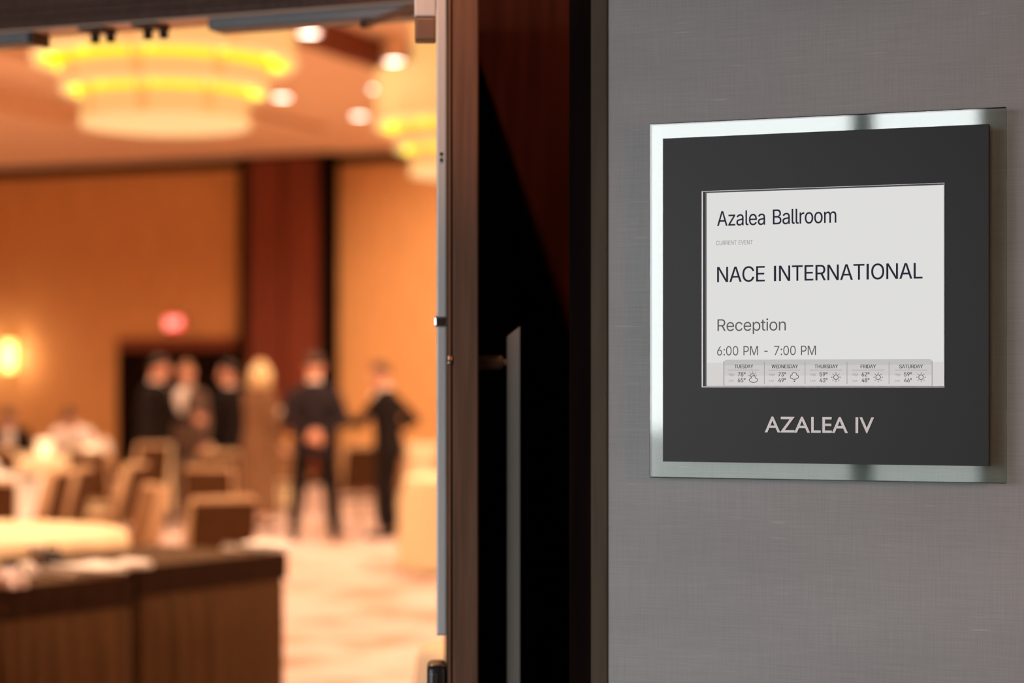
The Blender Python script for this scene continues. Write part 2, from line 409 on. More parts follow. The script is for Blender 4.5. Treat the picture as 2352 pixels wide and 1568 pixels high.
for px, py in ((1640, 420), (2150, 420), (1640, 960), (2150, 960)):
    p = at_y(px, py, YG); bm = bmesh.new(); s = sign.location
    tube(bm, [(p.x - s.x, YG + .008 - s.y, p.z - s.z), (p.x - s.x, 0, p.z - s.z)], .012, 16); link('standoff', bm, M_SILVER, sign, True)
px0, px1 = at_y(1522.5, 700, YP).x, at_y(2270.5, 700, YP).x
pz1 = (zpy(1522, 318, YP) + zpy(2270, 285, YP)) / 2; pz0 = (zpy(1523, 1059, YP) + zpy(2272, 1071, YP)) / 2
sx0, sx1 = at_y(1619, 700, YP).x, at_y(2168.5, 700, YP).x
sz1 = (zpy(1620, 440, YP) + zpy(2168, 423, YP)) / 2; sz0 = (zpy(1620, 888, YP) + zpy(2168, 888, YP)) / 2
bm = bmesh.new(); s = sign.location
def fb(x0, x1, z0, z1): box(bm, x0 - s.x, x1 - s.x, YP - s.y, YP + .015 - s.y, z0 - s.z, z1 - s.z)
# one plate with a screen cut-out
def ringplate(bm, xo, zo, xi, zi, y0, y1):
    O = [(xo[0], zo[0]), (xo[1], zo[0]), (xo[1], zo[1]), (xo[0], zo[1])]; I = [(xi[0], zi[0]), (xi[1], zi[0]), (xi[1], zi[1]), (xi[0], zi[1])]
    q = [[bm.verts.new((a - s.x, y - s.y, b - s.z)) for a, b in P] for y in (y0, y1) for P in (O, I)]
    for k in range(4):
        j = (k + 1) % 4
        bm.faces.new((q[0][k], q[0][j], q[1][j], q[1][k])); bm.faces.new((q[2][j], q[2][k], q[3][k], q[3][j]))
        bm.faces.new((q[0][j], q[0][k], q[2][k], q[2][j])); bm.faces.new((q[1][k], q[1][j], q[3][j], q[3][k]))
ringplate(bm, (px0, px1), (pz0, pz1), (sx0, sx1), (sz0, sz1), YP, YP + .015)
bmesh.ops.recalc_face_normals(bm, faces=bm.faces)
M_PANEL = mat('charcoal_panel', (.019, .019, .021), .42, var=.08, scale=200, spec=.28)
link('face_panel', bm, M_PANEL, sign)
YS = YP + .0035
scr = link('screen', sbox(sx0 + .0018, sx1, YS, YS + .006, sz0 + .0008, sz1 - .0012), emat('lit_screen', (.735, .73, .722), 1.), sign)
bm = bmesh.new(); s = sign.location
ringplate(bm, (sx0 - .0048, sx1 + .0006), (sz0 - .0008, sz1 + .0014), (sx0 - .0028, sx1 - .0002), (sz0 + .0002, sz1 + .0006), YP - .0012, YP + .002)
bmesh.ops.recalc_face_normals(bm, faces=bm.faces)
link('bezel', bm, mat('pale_bezel', (.50, .47, .51), .3, .3), sign)
bm = bmesh.new()
ringplate(bm, (sx0 - .0028, sx1 - .0002), (sz0 + .0002, sz1 + .0006), (sx0 + .0018, sx1 - .0006), (sz0 + .0010, sz1 - .0014), YP + .0003, YP + .003)
bmesh.ops.recalc_face_normals(bm, faces=bm.faces)
link('bezel_gasket', bm, M_BLACK, sign)

# outline letterforms: char + advance / bezier handles per contour (thousandths of an em)
GLYPHS = {l[0]: l[1:].split('/') for l in """-453/263 244 337 244 337 226 337 207 337 188 263 188 188 188 114 188 114 207 114 226 114 244 188 244
0453/264 -7 227 -7 189 -7 157 3 130 24 103 45 83 74 69 113 55 152 48 199 48 254 48 309 55 356 69 395 83 434 104 464 130 484 157 505 189 516 227 516 264 516 296 505 323 484 350 464 370 434 384 395 398 356 405 309 405 254 405 199 398 152 384 113 370 74 350 45 323 24 297 3/202 50 227 50 252 50 273 58 290 74 308 90 321 113 330 144 339 174 344 211 344 254 344 297 339 334 330 365 321 395 308 419 290 435 273 451 252 460 227 460 202 460 180 451 163 435 146 419 132 395 123 365 114 334 109 297 109 254 109 211 114 174 123 144 132 113 146 90 163 74 180 58
1453/181 0 76 0 76 18 76 36 76 55 181 55 286 55 391 55 391 36 391 18 391 0 286 0/250 509 276 509 276 339 276 170 276 0 255 0 234 0 212 0 212 149 212 299 212 448 211 448 210 448 209 448 168 418 127 388 86 358 86 381 86 404 86 427 123 454 161 481 198 509 224 509
2453/172 0 64 0 64 16 64 32 64 47 121 108 177 168 234 229 254 249 270 267 282 282 295 298 304 313 311 327 317 341 320 356 320 371 320 390 316 405 308 419 299 432 288 442 273 449 259 456 242 460 224 460 204 460 187 456 172 447 158 439 147 428 139 413 131 399 127 382 127 362 107 362 86 362 66 362 66 392 72 419 86 442 100 465 119 483 143 496 167 509 194 516 225 516 255 516 282 509 306 497 329 484 348 467 361 445 374 424 381 399 381 372 381 354 378 335 371 318 364 300 353 280 336 259 319 237 296 211 267 180 229 140 191 100 153 60 153 59 153 58 153 57 231 57 310 57 389 57 389 38 389 19 389 0 281 0
3453/252 -7 218 -7 187 -7 158 -1 133 10 107 21 86 37 70 57 54 78 46 103 44 132 66 132 87 132 109 132 111 114 117 99 126 87 136 75 149 65 165 59 181 53 199 50 219 50 239 50 258 53 275 61 292 68 305 79 315 93 324 107 329 124 329 145 329 163 325 181 316 196 307 212 293 224 275 234 256 243 231 248 201 248 186 248 172 248 157 248 157 265 157 282 157 299 200 349 244 399 288 448 288 450 288 451 288 452 215 452 142 452 70 452 70 471 70 490 70 509 171 509 272 509 372 509 372 493 372 477 372 461 319 400 265 339 211 278 211 282 211 285 211 289 249 293 281 288 308 276 335 263 356 246 371 222 386 199 393 173 393 145 393 115 385 89 370 66 355 43 335 25 309 12 282 0
4453/164 105 40 105 40 123 40 141 40 158 109 275 178 392 247 509 268 509 289 509 311 509 243 394 176 280 109 166 109 165 109 164 109 163 210 163 312 163 413 163 413 144 413 125 413 105 289 105/302 0 282 0 282 40 282 81 282 121 282 130 282 138 282 146 282 203 282 260 282 318 302 318 322 318 343 318 343 212 343 106 343 0 322 0
5453/254 -7 221 -7 191 -7 164 -1 140 11 116 23 97 39 83 60 69 81 61 104 60 130 81 130 101 130 122 130 124 115 129 101 138 89 147 77 159 67 173 60 188 53 204 50 221 50 242 50 260 55 276 64 292 74 305 87 314 104 323 121 328 141 328 162 328 184 323 204 314 221 304 238 291 252 275 262 258 272 239 277 218 277 201 277 184 274 167 268 151 263 138 255 128 246 108 248 88 250 67 253 77 338 86 423 96 509 186 509 276 509 366 509 366 490 366 471 366 452 294 452 222 452 151 452 145 402 139 352 134 301 135 301 135 301 136 301 147 311 161 319 178 325 194 331 211 334 229 334 253 334 274 329 294 321 313 313 331 301 345 285 359 270 371 252 379 231 387 210 391 188 391 163 391 130 384 101 369 76 354 50 334 30 309 15 283 1
6453/258 -7 226 -7 195 -7 167 0 142 15 118 29 98 49 84 74 71 100 64 129 64 162 64 186 69 212 80 239 91 266 110 300 137 340 176 396 214 453 252 509 276 509 299 509 322 509 265 426 208 344 151 261 149 261 147 261 145 261 150 271 157 280 165 288 174 296 184 302 196 307 207 312 221 314 235 314 266 314 293 308 316 295 339 282 357 263 370 240 382 216 389 189 389 157 389 125 382 97 368 73 354 48 334 28 310 14 286 0/207 48 226 48 246 48 264 53 279 63 294 72 306 85 314 101 323 118 327 136 327 157 327 178 323 197 314 213 306 230 294 242 279 251 264 261 246 265 226 265 207 265 189 261 174 252 159 243 147 230 138 214 129 198 125 179 125 158 125 137 129 118 138 102 147 85 159 72 174 63 189 53
7453/120 0 97 0 172 149 248 299 323 448 323 450 323 451 323 452 236 452 149 452 62 452 62 471 62 490 62 509 172 509 281 509 391 509 391 489 391 469 391 449 315 299 240 150 165 0 142 0
8453/260 -7 226 -7 192 -7 162 -1 136 11 109 24 89 40 74 62 59 83 52 108 52 135 52 157 56 177 65 195 74 213 86 229 101 241 116 253 133 261 153 265 153 265 153 266 153 267 128 273 108 287 93 308 78 329 70 353 70 380 70 406 77 429 90 450 104 470 122 486 146 498 169 510 196 516 226 516 256 516 283 510 306 498 329 486 348 470 361 450 375 429 382 406 382 380 382 353 374 329 359 308 344 287 325 273 300 267 300 266 300 265 300 265 319 261 336 253 351 241 366 229 378 213 387 195 396 177 401 157 401 135 401 108 393 83 378 62 364 40 343 24 317 11 291 -1/204 49 226 49 249 49 268 53 285 60 301 68 314 78 323 91 332 105 337 121 337 139 337 158 332 174 322 189 313 203 300 214 283 223 266 231 247 235 226 235 205 235 186 231 169 223 152 214 139 203 130 189 120 174 115 158 115 139 115 121 120 105 129 91 138 78 151 68 167 60 184 53/208 290 226 290 244 290 260 293 274 300 288 307 299 318 307 330 315 343 319 358 319 376 319 393 315 407 308 420 300 433 289 443 275 449 261 456 245 460 226 460 208 460 191 456 177 449 163 443 152 433 145 420 137 407 133 393 133 376 133 358 137 343 145 330 152 318 163 307 178 300 192 293
9453/195 516 226 516 258 516 286 508 310 494 335 480 354 460 368 434 382 409 389 380 389 347 389 323 383 297 373 270 362 243 343 209 315 168 277 112 239 56 200 0 177 0 154 0 130 0 187 83 244 165 301 248 303 248 305 248 307 248 303 238 296 229 287 221 279 213 269 207 257 202 245 197 232 195 218 195 187 195 160 201 137 214 114 227 96 245 83 269 70 292 64 320 64 352 64 384 71 412 85 436 99 461 118 480 143 494 167 508/246 460 226 460 207 460 189 456 174 446 159 437 147 424 138 407 130 391 125 372 125 352 125 330 130 312 138 295 147 279 159 266 174 257 189 248 207 243 226 243 246 243 263 248 279 257 294 266 306 279 314 295 323 311 327 330 327 350 327 372 323 391 314 407 306 424 294 437 279 446 264 456
:188/108 -4 95 -4 83 -4 72 0 63 9 54 18 50 28 50 41 50 54 54 65 63 73 72 82 83 87 95 87 108 87 119 82 128 73 137 65 141 54 141 41 141 28 137 18 128 9 119 0/108 271 95 271 83 271 72 275 63 284 54 293 50 304 50 316 50 329 54 340 63 349 72 357 83 362 95 362 108 362 119 357 128 349 137 340 141 329 141 316 141 304 137 293 128 284 119 275
A480/39 0 16 0 78 170 140 339 201 509 226 509 251 509 276 509 338 339 401 170 463 0 440 0 418 0 395 0 359 101 323 202 287 302 281 321 273 344 264 372 255 400 245 435 232 478 236 478 241 478 245 478 233 435 222 399 213 371 204 343 196 320 191 302 155 202 120 101 85 0 62 0/197 142 110 142 110 161 110 180 110 199 197 199 283 199 370 199 370 180 370 161 370 142 283 142
B456/122 0 60 0 60 170 60 339 60 509 120 509 181 509 241 509 276 509 306 503 329 491 352 479 369 462 381 442 392 422 398 399 398 374 398 352 394 334 387 320 379 306 369 294 356 286 344 277 330 271 315 267 315 265 315 264 315 262 331 261 347 255 363 245 379 235 392 221 402 203 413 185 418 163 418 136 418 111 412 87 400 67 388 46 370 30 344 18 319 6 287 0 247 0 184 0/125 115 125 57 165 57 205 57 245 57 284 57 313 65 330 80 347 95 355 114 355 137 355 154 351 170 342 184 334 198 321 209 306 218 290 227 271 231 248 231 207 231 166 231 125 231 125 173/125 341 125 285 162 285 200 285 238 285 257 285 273 289 288 296 303 303 315 313 323 326 332 339 336 355 336 372 336 395 328 414 313 429 297 444 273 452 240 452 202 452 163 452 125 452 125 396
C510/293 -7 267 -7 223 -7 184 4 150 25 116 46 89 76 70 115 50 154 40 201 40 254 40 308 50 354 70 393 89 432 116 462 150 484 184 505 223 516 267 516 293 516 317 512 340 504 363 497 384 486 402 471 420 457 436 439 448 418 460 398 468 374 473 348 451 348 430 348 408 348 404 366 398 381 389 395 381 408 370 419 357 428 345 438 331 444 315 449 300 454 284 456 267 456 236 456 208 448 184 432 159 417 139 394 125 364 111 334 103 297 103 254 103 211 111 175 125 145 140 115 159 92 184 76 209 61 236 53 267 53 284 53 300 55 315 60 331 65 345 71 357 81 370 90 381 101 389 114 398 128 404 143 408 160 430 160 451 160 473 160 469 135 460 111 448 91 436 70 421 52 402 38 384 23 363 12 341 5 318 -3
D502/271 0 219 0 178 0 137 0 96 0 96 19 96 38 96 57 136 57 175 57 215 57 256 57 291 65 318 81 345 97 366 119 379 149 392 179 399 214 399 255 399 296 392 331 379 361 366 390 346 412 320 428 293 444 260 452 221 452 178 452 136 452 93 452 93 471 93 490 93 509 137 509 181 509 225 509 275 509 317 499 353 478 388 458 415 429 433 391 452 353 462 308 462 255 462 202 452 157 433 119 414 81 387 51 351 31 314 10/103 509 125 509 125 339 125 170 125 0 103 0 82 0 60 0 60 170 60 339 60 509 82 509
E419/165 0 60 0 60 170 60 339 60 509 164 509 268 509 372 509 372 490 372 471 372 452 290 452 207 452 125 452 125 396 125 341 125 286 202 286 278 286 355 286 355 267 355 248 355 229 278 229 202 229 125 229 125 172 125 114 125 57 208 57 292 57 375 57 375 38 375 19 375 0 270 0
F410/82 0 60 0 60 170 60 339 60 509 163 509 266 509 369 509 369 490 369 471 369 452 288 452 206 452 125 452 125 394 125 336 125 278 198 278 272 278 346 278 346 259 346 240 346 221 272 221 198 221 125 221 125 147 125 74 125 0 103 0
H517/82 0 60 0 60 170 60 339 60 509 82 509 103 509 125 509 125 435 125 362 125 289 214 289 303 289 392 289 392 362 392 435 392 509 414 509 435 509 457 509 457 339 457 170 457 0 435 0 414 0 392 0 392 77 392 155 392 232 303 232 214 232 125 232 125 155 125 77 125 0 103 0
I218/72 169 72 0 96 0 121 0 146 0 146 169 146 339 146 509 121 509 96 509 72 509 72 339
L393/160 0 60 0 60 170 60 339 60 509 82 509 103 509 125 509 125 358 125 208 125 57 203 57 282 57 361 57 361 38 361 19 361 0 261 0
M628/81 0 60 0 60 170 60 339 60 509 91 509 121 509 152 509 193 402 235 294 277 187 280 180 284 170 287 159 291 148 295 136 299 123 303 110 307 97 311 84 315 71 319 59 322 49 317 49 312 49 307 49 310 59 314 70 318 83 322 95 326 108 330 121 334 134 338 147 342 158 346 170 349 179 352 187 394 294 435 402 476 509 507 509 537 509 568 509 568 339 568 170 568 0 547 0 525 0 504 0 504 97 504 194 504 291 504 302 504 314 504 327 505 340 505 354 505 369 505 383 506 398 506 413 506 428 507 443 507 457 509 457 511 457 513 457 508 441 503 426 498 409 492 393 487 378 482 363 477 348 472 334 467 322 463 309 459 299 456 291 418 194 380 97 342 0 323 0 305 0 286 0 248 97 209 194 170 291 167 299 163 309 159 321 155 333 150 346 145 361 140 376 135 391 129 408 124 424 118 441 112 457 114 457 117 457 119 457 119 444 120 431 120 416 120 401 121 387 121 372 121 357 121 342 122 328 122 315 122 302 122 291 122 194 122 97 122 0 101 0
N523/82 0 60 0 60 170 60 339 60 509 85 509 111 509 136 509 205 400 274 291 343 183 349 174 355 164 363 151 370 138 379 123 388 107 396 90 405 73 414 55 411 55 408 54 405 54 403 72 401 90 401 108 400 126 399 142 399 157 399 172 399 185 399 195 399 300 399 404 399 509 420 509 442 509 463 509 463 339 463 170 463 0 438 0 412 0 387 0 325 97 264 193 202 290 194 303 186 316 177 331 169 345 159 362 148 381 137 400 123 424 108 452 111 453 115 453 119 454 120 428 121 405 122 384 123 362 124 344 124 328 125 312 125 300 125 291 125 194 125 97 125 0 103 0
O533/311 -7 267 -7 223 -7 184 4 150 25 116 46 90 76 70 115 50 154 40 201 40 254 40 308 50 354 70 393 90 432 116 462 150 484 184 505 223 516 267 516 311 516 350 505 384 484 418 462 444 432 464 393 483 354 493 308 493 254 493 201 483 154 464 115 444 76 418 46 384 25 350 4/236 53 267 53 297 53 325 61 349 76 374 91 394 114 408 144 423 174 430 211 430 254 430 298 423 335 408 365 394 395 374 417 349 433 325 448 297 456 267 456 236 456 209 448 184 433 159 417 140 394 125 364 111 334 103 297 103 254 103 211 111 174 125 144 140 114 159 92 184 76 209 61
P445/82 0 60 0 60 170 60 339 60 509 118 509 177 509 235 509 274 509 307 502 332 487 358 473 377 454 390 430 402 405 409 378 409 348 409 317 402 290 390 265 377 241 358 222 332 207 307 193 274 186 235 186 193 186 151 186 109 186 109 205 109 224 109 242 150 242 191 242 233 242 259 242 281 247 297 256 313 265 325 278 333 294 341 310 344 328 344 348 344 368 341 386 333 402 325 417 313 430 297 439 280 448 259 452 232 452 196 452 160 452 125 452 125 301 125 151 125 0 103 0
R449/82 0 60 0 60 170 60 339 60 509 119 509 177 509 236 509 275 509 307 502 333 489 359 475 378 457 390 433 403 410 409 382 409 352 409 321 403 295 390 271 378 248 359 230 333 217 307 204 275 198 236 198 189 198 143 198 96 198 96 217 96 236 96 255 142 255 188 255 234 255 260 255 281 259 298 267 314 275 326 286 334 300 341 315 345 332 345 352 345 372 341 390 334 405 326 420 314 431 298 440 281 448 259 452 233 452 197 452 161 452 125 452 125 301 125 151 125 0 103 0/378 0 353 0 312 76 271 153 230 229 254 229 279 229 303 229 344 153 386 76 428 0 403 0
S447/263 -9 224 -9 187 -9 155 -3 128 9 100 21 79 38 64 60 49 82 40 107 38 137 60 137 82 137 104 137 106 117 112 101 123 88 134 75 149 65 166 59 184 52 203 49 224 49 247 49 268 53 286 60 304 68 319 78 329 92 340 105 346 121 346 139 346 155 341 169 332 179 323 189 311 198 296 205 281 211 264 217 245 222 224 228 204 234 184 239 142 251 109 268 86 289 63 311 52 339 52 372 52 401 60 426 75 448 90 469 111 486 138 498 164 510 194 516 227 516 261 516 290 510 316 498 342 486 362 469 377 449 392 428 400 404 401 378 380 378 358 378 337 378 335 403 323 423 302 437 281 451 256 459 225 459 203 459 184 455 167 448 151 441 138 431 129 418 120 406 115 391 115 376 115 358 120 344 131 334 142 323 154 314 169 308 184 302 199 297 212 293 230 289 247 284 264 279 279 275 295 270 312 264 328 257 344 248 359 238 373 227 385 214 395 198 404 181 408 162 408 139 408 111 401 86 386 64 372 41 351 24 323 11 296 -2
T449/85 452 32 452 32 471 32 490 32 509 160 509 288 509 417 509 417 490 417 471 417 452 363 452 310 452 257 452 257 301 257 151 257 0 235 0 214 0 193 0 193 151 193 301 193 452 139 452
U517/299 -8 259 -8 219 -8 184 0 154 15 124 31 101 53 85 80 68 107 60 138 60 173 60 285 60 397 60 509 81 509 103 509 124 509 124 399 124 288 124 178 124 154 130 132 141 113 152 94 167 79 187 68 207 57 231 52 259 52 287 52 311 57 331 68 351 79 366 94 377 113 387 132 393 154 393 178 393 288 393 399 393 509 414 509 436 509 457 509 457 397 457 285 457 173 457 138 449 107 433 80 416 53 393 31 363 15 334 0
V480/229 0 204 0 141 170 79 339 16 509 39 509 62 509 84 509 120 408 156 307 192 206 198 189 206 166 215 137 224 109 235 73 248 31 243 31 239 31 235 31 247 74 258 110 267 138 276 166 284 189 290 206 325 307 360 408 395 509 417 509 440 509 463 509 401 339 340 170 278 0 253 0
W686/180 0 155 0 109 170 63 339 16 509 38 509 60 509 82 509 109 404 136 300 163 196 168 179 172 163 175 145 179 128 183 111 187 94 190 76 194 58 197 40 194 40 192 40 189 40 193 58 196 76 200 94 203 111 207 128 211 145 215 163 220 179 224 196 251 300 279 404 306 509 331 509 355 509 380 509 407 404 434 300 462 196 466 179 470 163 474 145 478 128 482 111 486 94 490 76 494 58 497 40 494 40 491 40 488 40 492 58 495 76 499 94 502 111 506 128 510 145 515 163 519 179 523 196 550 300 576 404 603 509 625 509 647 509 670 509 623 339 577 170 530 0 505 0 480 0 455 0 426 108 397 215 368 323 362 344 357 367 351 391 346 416 341 444 336 475 341 475 345 475 350 475 345 445 340 419 335 395 330 371 324 347 318 323 289 215 260 108 230 0 205 0
Y472/225 0 203 0 203 69 203 139 203 208 141 308 79 409 16 509 41 509 66 509 91 509 125 454 159 399 192 344 203 326 213 309 222 292 231 275 240 255 250 230 241 230 232 230 224 230 233 255 242 276 251 293 260 310 270 327 280 344 314 399 347 454 381 509 406 509 430 509 455 509 393 409 330 308 268 208 268 139 268 69 268 0 247 0
a389/182 -9 160 -9 136 -9 114 -4 94 5 75 14 59 27 48 45 36 62 30 83 30 108 30 130 35 147 43 161 52 175 63 185 78 193 92 201 108 207 125 211 143 215 160 218 178 220 201 223 219 225 234 227 248 228 258 231 265 235 272 239 276 245 276 255 276 255 276 256 276 257 276 272 273 286 267 297 261 308 252 316 240 322 228 328 213 331 196 331 178 331 162 328 149 322 136 317 126 309 118 301 110 292 104 283 100 274 80 280 61 285 41 291 50 314 62 332 79 346 95 360 113 369 133 375 153 381 173 384 194 384 208 384 223 383 239 379 255 376 271 370 286 360 301 351 313 338 322 320 332 303 337 280 337 251 337 168 337 84 337 0 317 0 297 0 277 0 277 17 277 35 277 52 275 52 274 52 272 52 268 43 261 34 252 25 243 15 230 7 215 1 200 -5/155 45 170 45 193 45 212 50 228 59 243 68 255 79 263 93 271 107 276 122 276 138 276 155 276 173 276 190 273 187 268 184 259 182 251 180 242 178 231 176 221 174 210 172 200 171 190 170 182 169 175 168 161 166 147 163 134 159 121 154 111 148 103 139 96 131 92 119 92 105 92 92 95 81 102 72 109 63 118 57 130 52 142 48
c396/226 -8 207 -8 173 -8 143 0 117 16 91 33 71 56 56 85 41 114 34 149 34 187 34 227 41 262 56 291 71 321 91 343 117 360 143 376 173 384 207 384 226 384 243 382 260 377 276 372 292 365 305 356 319 347 330 335 340 322 350 309 357 294 362 277 342 272 322 267 303 262 300 272 296 281 290 289 285 297 278 305 270 311 262 317 253 322 242 325 232 328 220 330 207 330 182 330 161 323 145 310 129 297 116 280 108 258 100 237 96 213 96 187 96 162 100 139 108 117 116 96 129 79 145 66 161 53 182 46 207 46 220 46 232 48 243 52 253 55 263 60 271 66 279 72 286 80 292 89 297 97 301 107 304 117 324 112 343 107 363 102 358 85 351 70 341 56 332 43 320 31 306 21 293 12 277 4 261 -1 244 -6
e404/238 -8 212 -8 175 -8 143 0 117 16 90 33 70 56 56 85 41 114 34 148 34 187 34 226 41 260 55 290 69 319 89 343 115 359 141 376 171 384 205 384 226 384 246 381 266 374 285 367 303 356 319 341 335 326 348 306 357 282 366 258 371 228 371 194 371 186 371 178 371 169 272 169 174 169 75 169 75 187 75 204 75 221 163 221 250 221 338 221 329 215 319 208 310 202 310 227 306 249 298 269 290 288 278 303 263 314 247 325 228 330 205 330 182 330 163 325 146 313 130 302 118 288 109 270 100 251 96 232 96 211 96 200 96 189 96 178 96 150 101 126 110 106 120 87 134 72 151 61 168 51 189 46 212 46 228 46 241 48 254 53 266 57 277 64 285 73 294 82 301 93 306 105 325 101 345 96 365 91 359 71 349 54 335 39 321 24 303 13 283 4 262 -4
g425/238 -151 207 -151 179 -151 155 -147 134 -140 113 -132 96 -123 82 -110 69 -98 58 -84 51 -69 67 -60 84 -50 101 -41 107 -49 113 -57 122 -66 130 -75 141 -82 154 -88 168 -94 186 -97 207 -97 238 -97 263 -90 282 -75 302 -60 311 -37 311 -6 311 19 311 44 311 68 310 68 308 68 306 68 301 60 295 51 287 41 278 32 267 23 252 16 238 8 219 5 195 5 164 5 137 12 113 27 88 41 69 62 55 90 41 118 34 152 34 191 34 230 41 264 55 293 69 322 88 345 112 361 137 376 165 384 196 384 220 384 239 381 253 373 268 365 280 356 288 346 297 336 303 327 308 319 309 319 311 319 313 319 313 339 313 359 313 379 333 379 353 379 372 379 372 250 372 121 372 -9 372 -42 365 -69 350 -90 335 -111 316 -126 291 -136 266 -146/181 59 205 59 228 59 248 64 264 75 280 86 292 101 300 121 308 141 312 165 312 193 312 220 308 243 300 264 292 284 280 301 264 312 248 324 228 330 205 330 181 330 161 324 145 312 129 299 117 283 109 262 100 242 96 219 96 193 96 166 100 143 109 123 117 103 129 87 145 76 162 65
h410/114 249 114 227 114 151 114 76 114 0 93 0 73 0 53 0 53 170 53 339 53 509 73 509 93 509 114 509 114 435 114 361 114 287 110 287 106 287 102 287 114 322 131 347 152 362 174 377 199 384 227 384 253 384 276 379 295 369 315 358 330 342 341 321 352 299 357 273 357 240 357 160 357 80 357 0 337 0 316 0 296 0 296 78 296 157 296 235 296 265 288 288 273 304 258 321 237 329 210 329 192 329 175 325 161 317 146 309 135 298 126 283 118 267
i167/73 0 53 0 53 126 53 253 53 379 73 379 93 379 114 379 114 253 114 126 114 0 93 0/95 443 84 443 72 443 62 447 54 455 45 462 41 472 41 483 41 494 45 504 54 512 62 520 72 524 84 524 95 524 106 520 114 512 122 504 126 494 126 483 126 472 122 462 114 455 106 447
l189/147 -2 139 -2 110 -2 88 5 74 20 60 35 53 57 53 84 53 226 53 367 53 509 73 509 93 509 114 509 114 372 114 235 114 99 114 81 116 69 120 62 125 55 133 52 146 52 152 52 157 52 160 53 164 53 167 54 170 54 173 37 177 20 181 3 175 1 169 0 162 -1 154 -2
m610/73 0 53 0 53 126 53 253 53 379 72 379 92 379 112 379 112 351 112 323 112 295 111 295 109 295 108 295 113 316 121 332 132 346 144 359 157 369 172 376 187 383 203 386 219 386 247 386 270 378 287 361 305 344 316 322 321 295 318 295 315 295 312 295 317 313 325 329 337 343 349 357 364 367 381 375 398 382 416 386 437 386 459 386 479 381 497 372 515 362 530 348 541 328 551 309 557 285 557 255 557 170 557 85 557 0 536 0 516 0 496 0 496 85 496 169 496 254 496 281 488 301 473 313 457 325 439 330 419 330 402 330 387 327 374 320 362 313 352 303 345 290 339 278 335 263 335 247 335 165 335 82 335 0 315 0 295 0 274 0 274 87 274 173 274 260 274 281 267 298 253 311 239 324 221 330 199 330 185 330 171 327 158 320 144 313 134 303 126 289 118 276 114 258 114 238 114 159 114 79 114 0 93 0
n410/114 249 114 227 114 151 114 76 114 0 93 0 73 0 53 0 53 126 53 253 53 379 72 379 92 379 112 379 112 349 112 318 112 287 109 287 106 287 102 287 114 322 131 347 152 362 174 377 199 384 227 384 253 384 276 379 295 369 314 358 330 342 341 321 352 299 357 273 357 240 357 160 357 80 357 0 337 0 316 0 296 0 296 78 296 157 296 235 296 265 288 288 273 304 258 321 237 329 210 329 192 329 175 325 161 317 146 309 135 298 126 283 118 267
o415/242 -8 207 -8 173 -8 143 0 117 16 91 33 71 56 56 85 41 114 34 149 34 187 34 227 41 262 56 291 71 321 91 343 117 360 143 376 173 384 207 384 242 384 273 376 299 360 325 343 345 321 359 291 374 262 381 227 381 187 381 149 374 114 359 85 345 56 325 33 299 16 273 0/182 46 207 46 233 46 254 53 270 66 287 79 299 96 307 117 315 139 319 162 319 187 319 213 315 236 307 258 299 280 287 297 270 310 254 323 233 330 207 330 182 330 161 323 145 310 129 297 116 280 108 258 100 237 96 213 96 187 96 162 100 139 108 117 116 96 129 79 145 66 161 53
p424/73 -143 53 -143 53 31 53 205 53 379 72 379 92 379 112 379 112 359 112 339 112 319 114 319 116 319 118 319 123 327 129 336 137 346 145 356 157 365 171 373 186 381 205 384 229 384 261 384 289 376 313 361 337 345 356 322 370 293 383 263 390 229 390 189 390 149 383 114 370 84 356 55 337 32 313 16 289 0 261 -8 229 -8 206 -8 187 -4 173 4 158 12 146 21 138 31 130 42 123 51 118 59 117 59 115 59 114 59 114 -8 114 -76 114 -143 93 -143/197 47 220 47 244 47 263 53 279 66 295 78 308 95 316 117 324 138 328 162 328 189 328 216 324 240 316 261 308 282 296 299 280 311 264 324 244 330 220 330 197 330 177 324 161 312 145 300 133 284 125 263 117 242 113 217 113 189 113 161 117 136 125 115 133 94 146 77 162 65 178 53
r259/73 0 53 0 53 126 53 253 53 379 72 379 92 379 112 379 112 360 112 340 112 321 113 321 114 321 115 321 122 340 135 355 152 367 170 379 190 385 213 385 218 385 223 385 229 384 235 384 240 384 243 384 243 363 243 343 243 322 242 323 237 323 230 324 223 325 215 326 207 326 189 326 173 322 159 315 145 307 134 297 126 284 118 270 114 255 114 237 114 158 114 79 114 0 93 0
t227/138 379 204 379 204 362 204 344 204 327 138 327 72 327 6 327 6 344 6 362 6 379 72 379/65 345 65 471 85 471 106 471 126 471 126 347 126 222 126 98 126 81 129 69 136 61 143 54 154 50 170 50 174 50 179 50 185 51 191 52 197 53 202 54 206 36 209 19 213 2 207 0 200 -2 192 -3 184 -4 176 -4 168 -4 136 -4 110 4 92 21 74 38 65 62 65 93 65 219
w567/158 0 138 0 99 126 61 253 23 379 44 379 66 379 87 379 103 324 118 269 133 214 140 191 147 165 154 137 161 108 168 76 175 41 172 41 168 41 165 41 172 75 179 106 186 135 193 163 199 190 206 214 221 269 237 324 252 379 273 379 295 379 316 379 332 324 347 269 362 214 368 190 375 164 382 136 388 107 395 76 402 41 399 41 395 41 391 41 399 75 406 107 413 135 420 164 427 190 434 214 449 269 465 324 480 379 502 379 523 379 545 379 506 253 468 126 429 0 409 0 389 0 368 0 352 57 335 114 319 172 314 189 309 207 305 225 300 243 295 261 291 280 286 299 281 318 277 338 281 338 286 338 291 338 286 319 281 299 277 280 272 261 267 243 263 225 258 206 253 189 248 172 231 114 215 57 199 0 178 0
z380/141 0 42 0 42 15 42 30 42 46 112 137 183 228 254 320 254 321 254 322 254 323 185 323 117 323 48 323 48 342 48 361 48 379 143 379 238 379 333 379 333 363 333 347 333 331 264 241 195 150 126 60 126 59 126 58 126 56 197 56 268 56 339 56 339 38 339 19 339 0 240 0
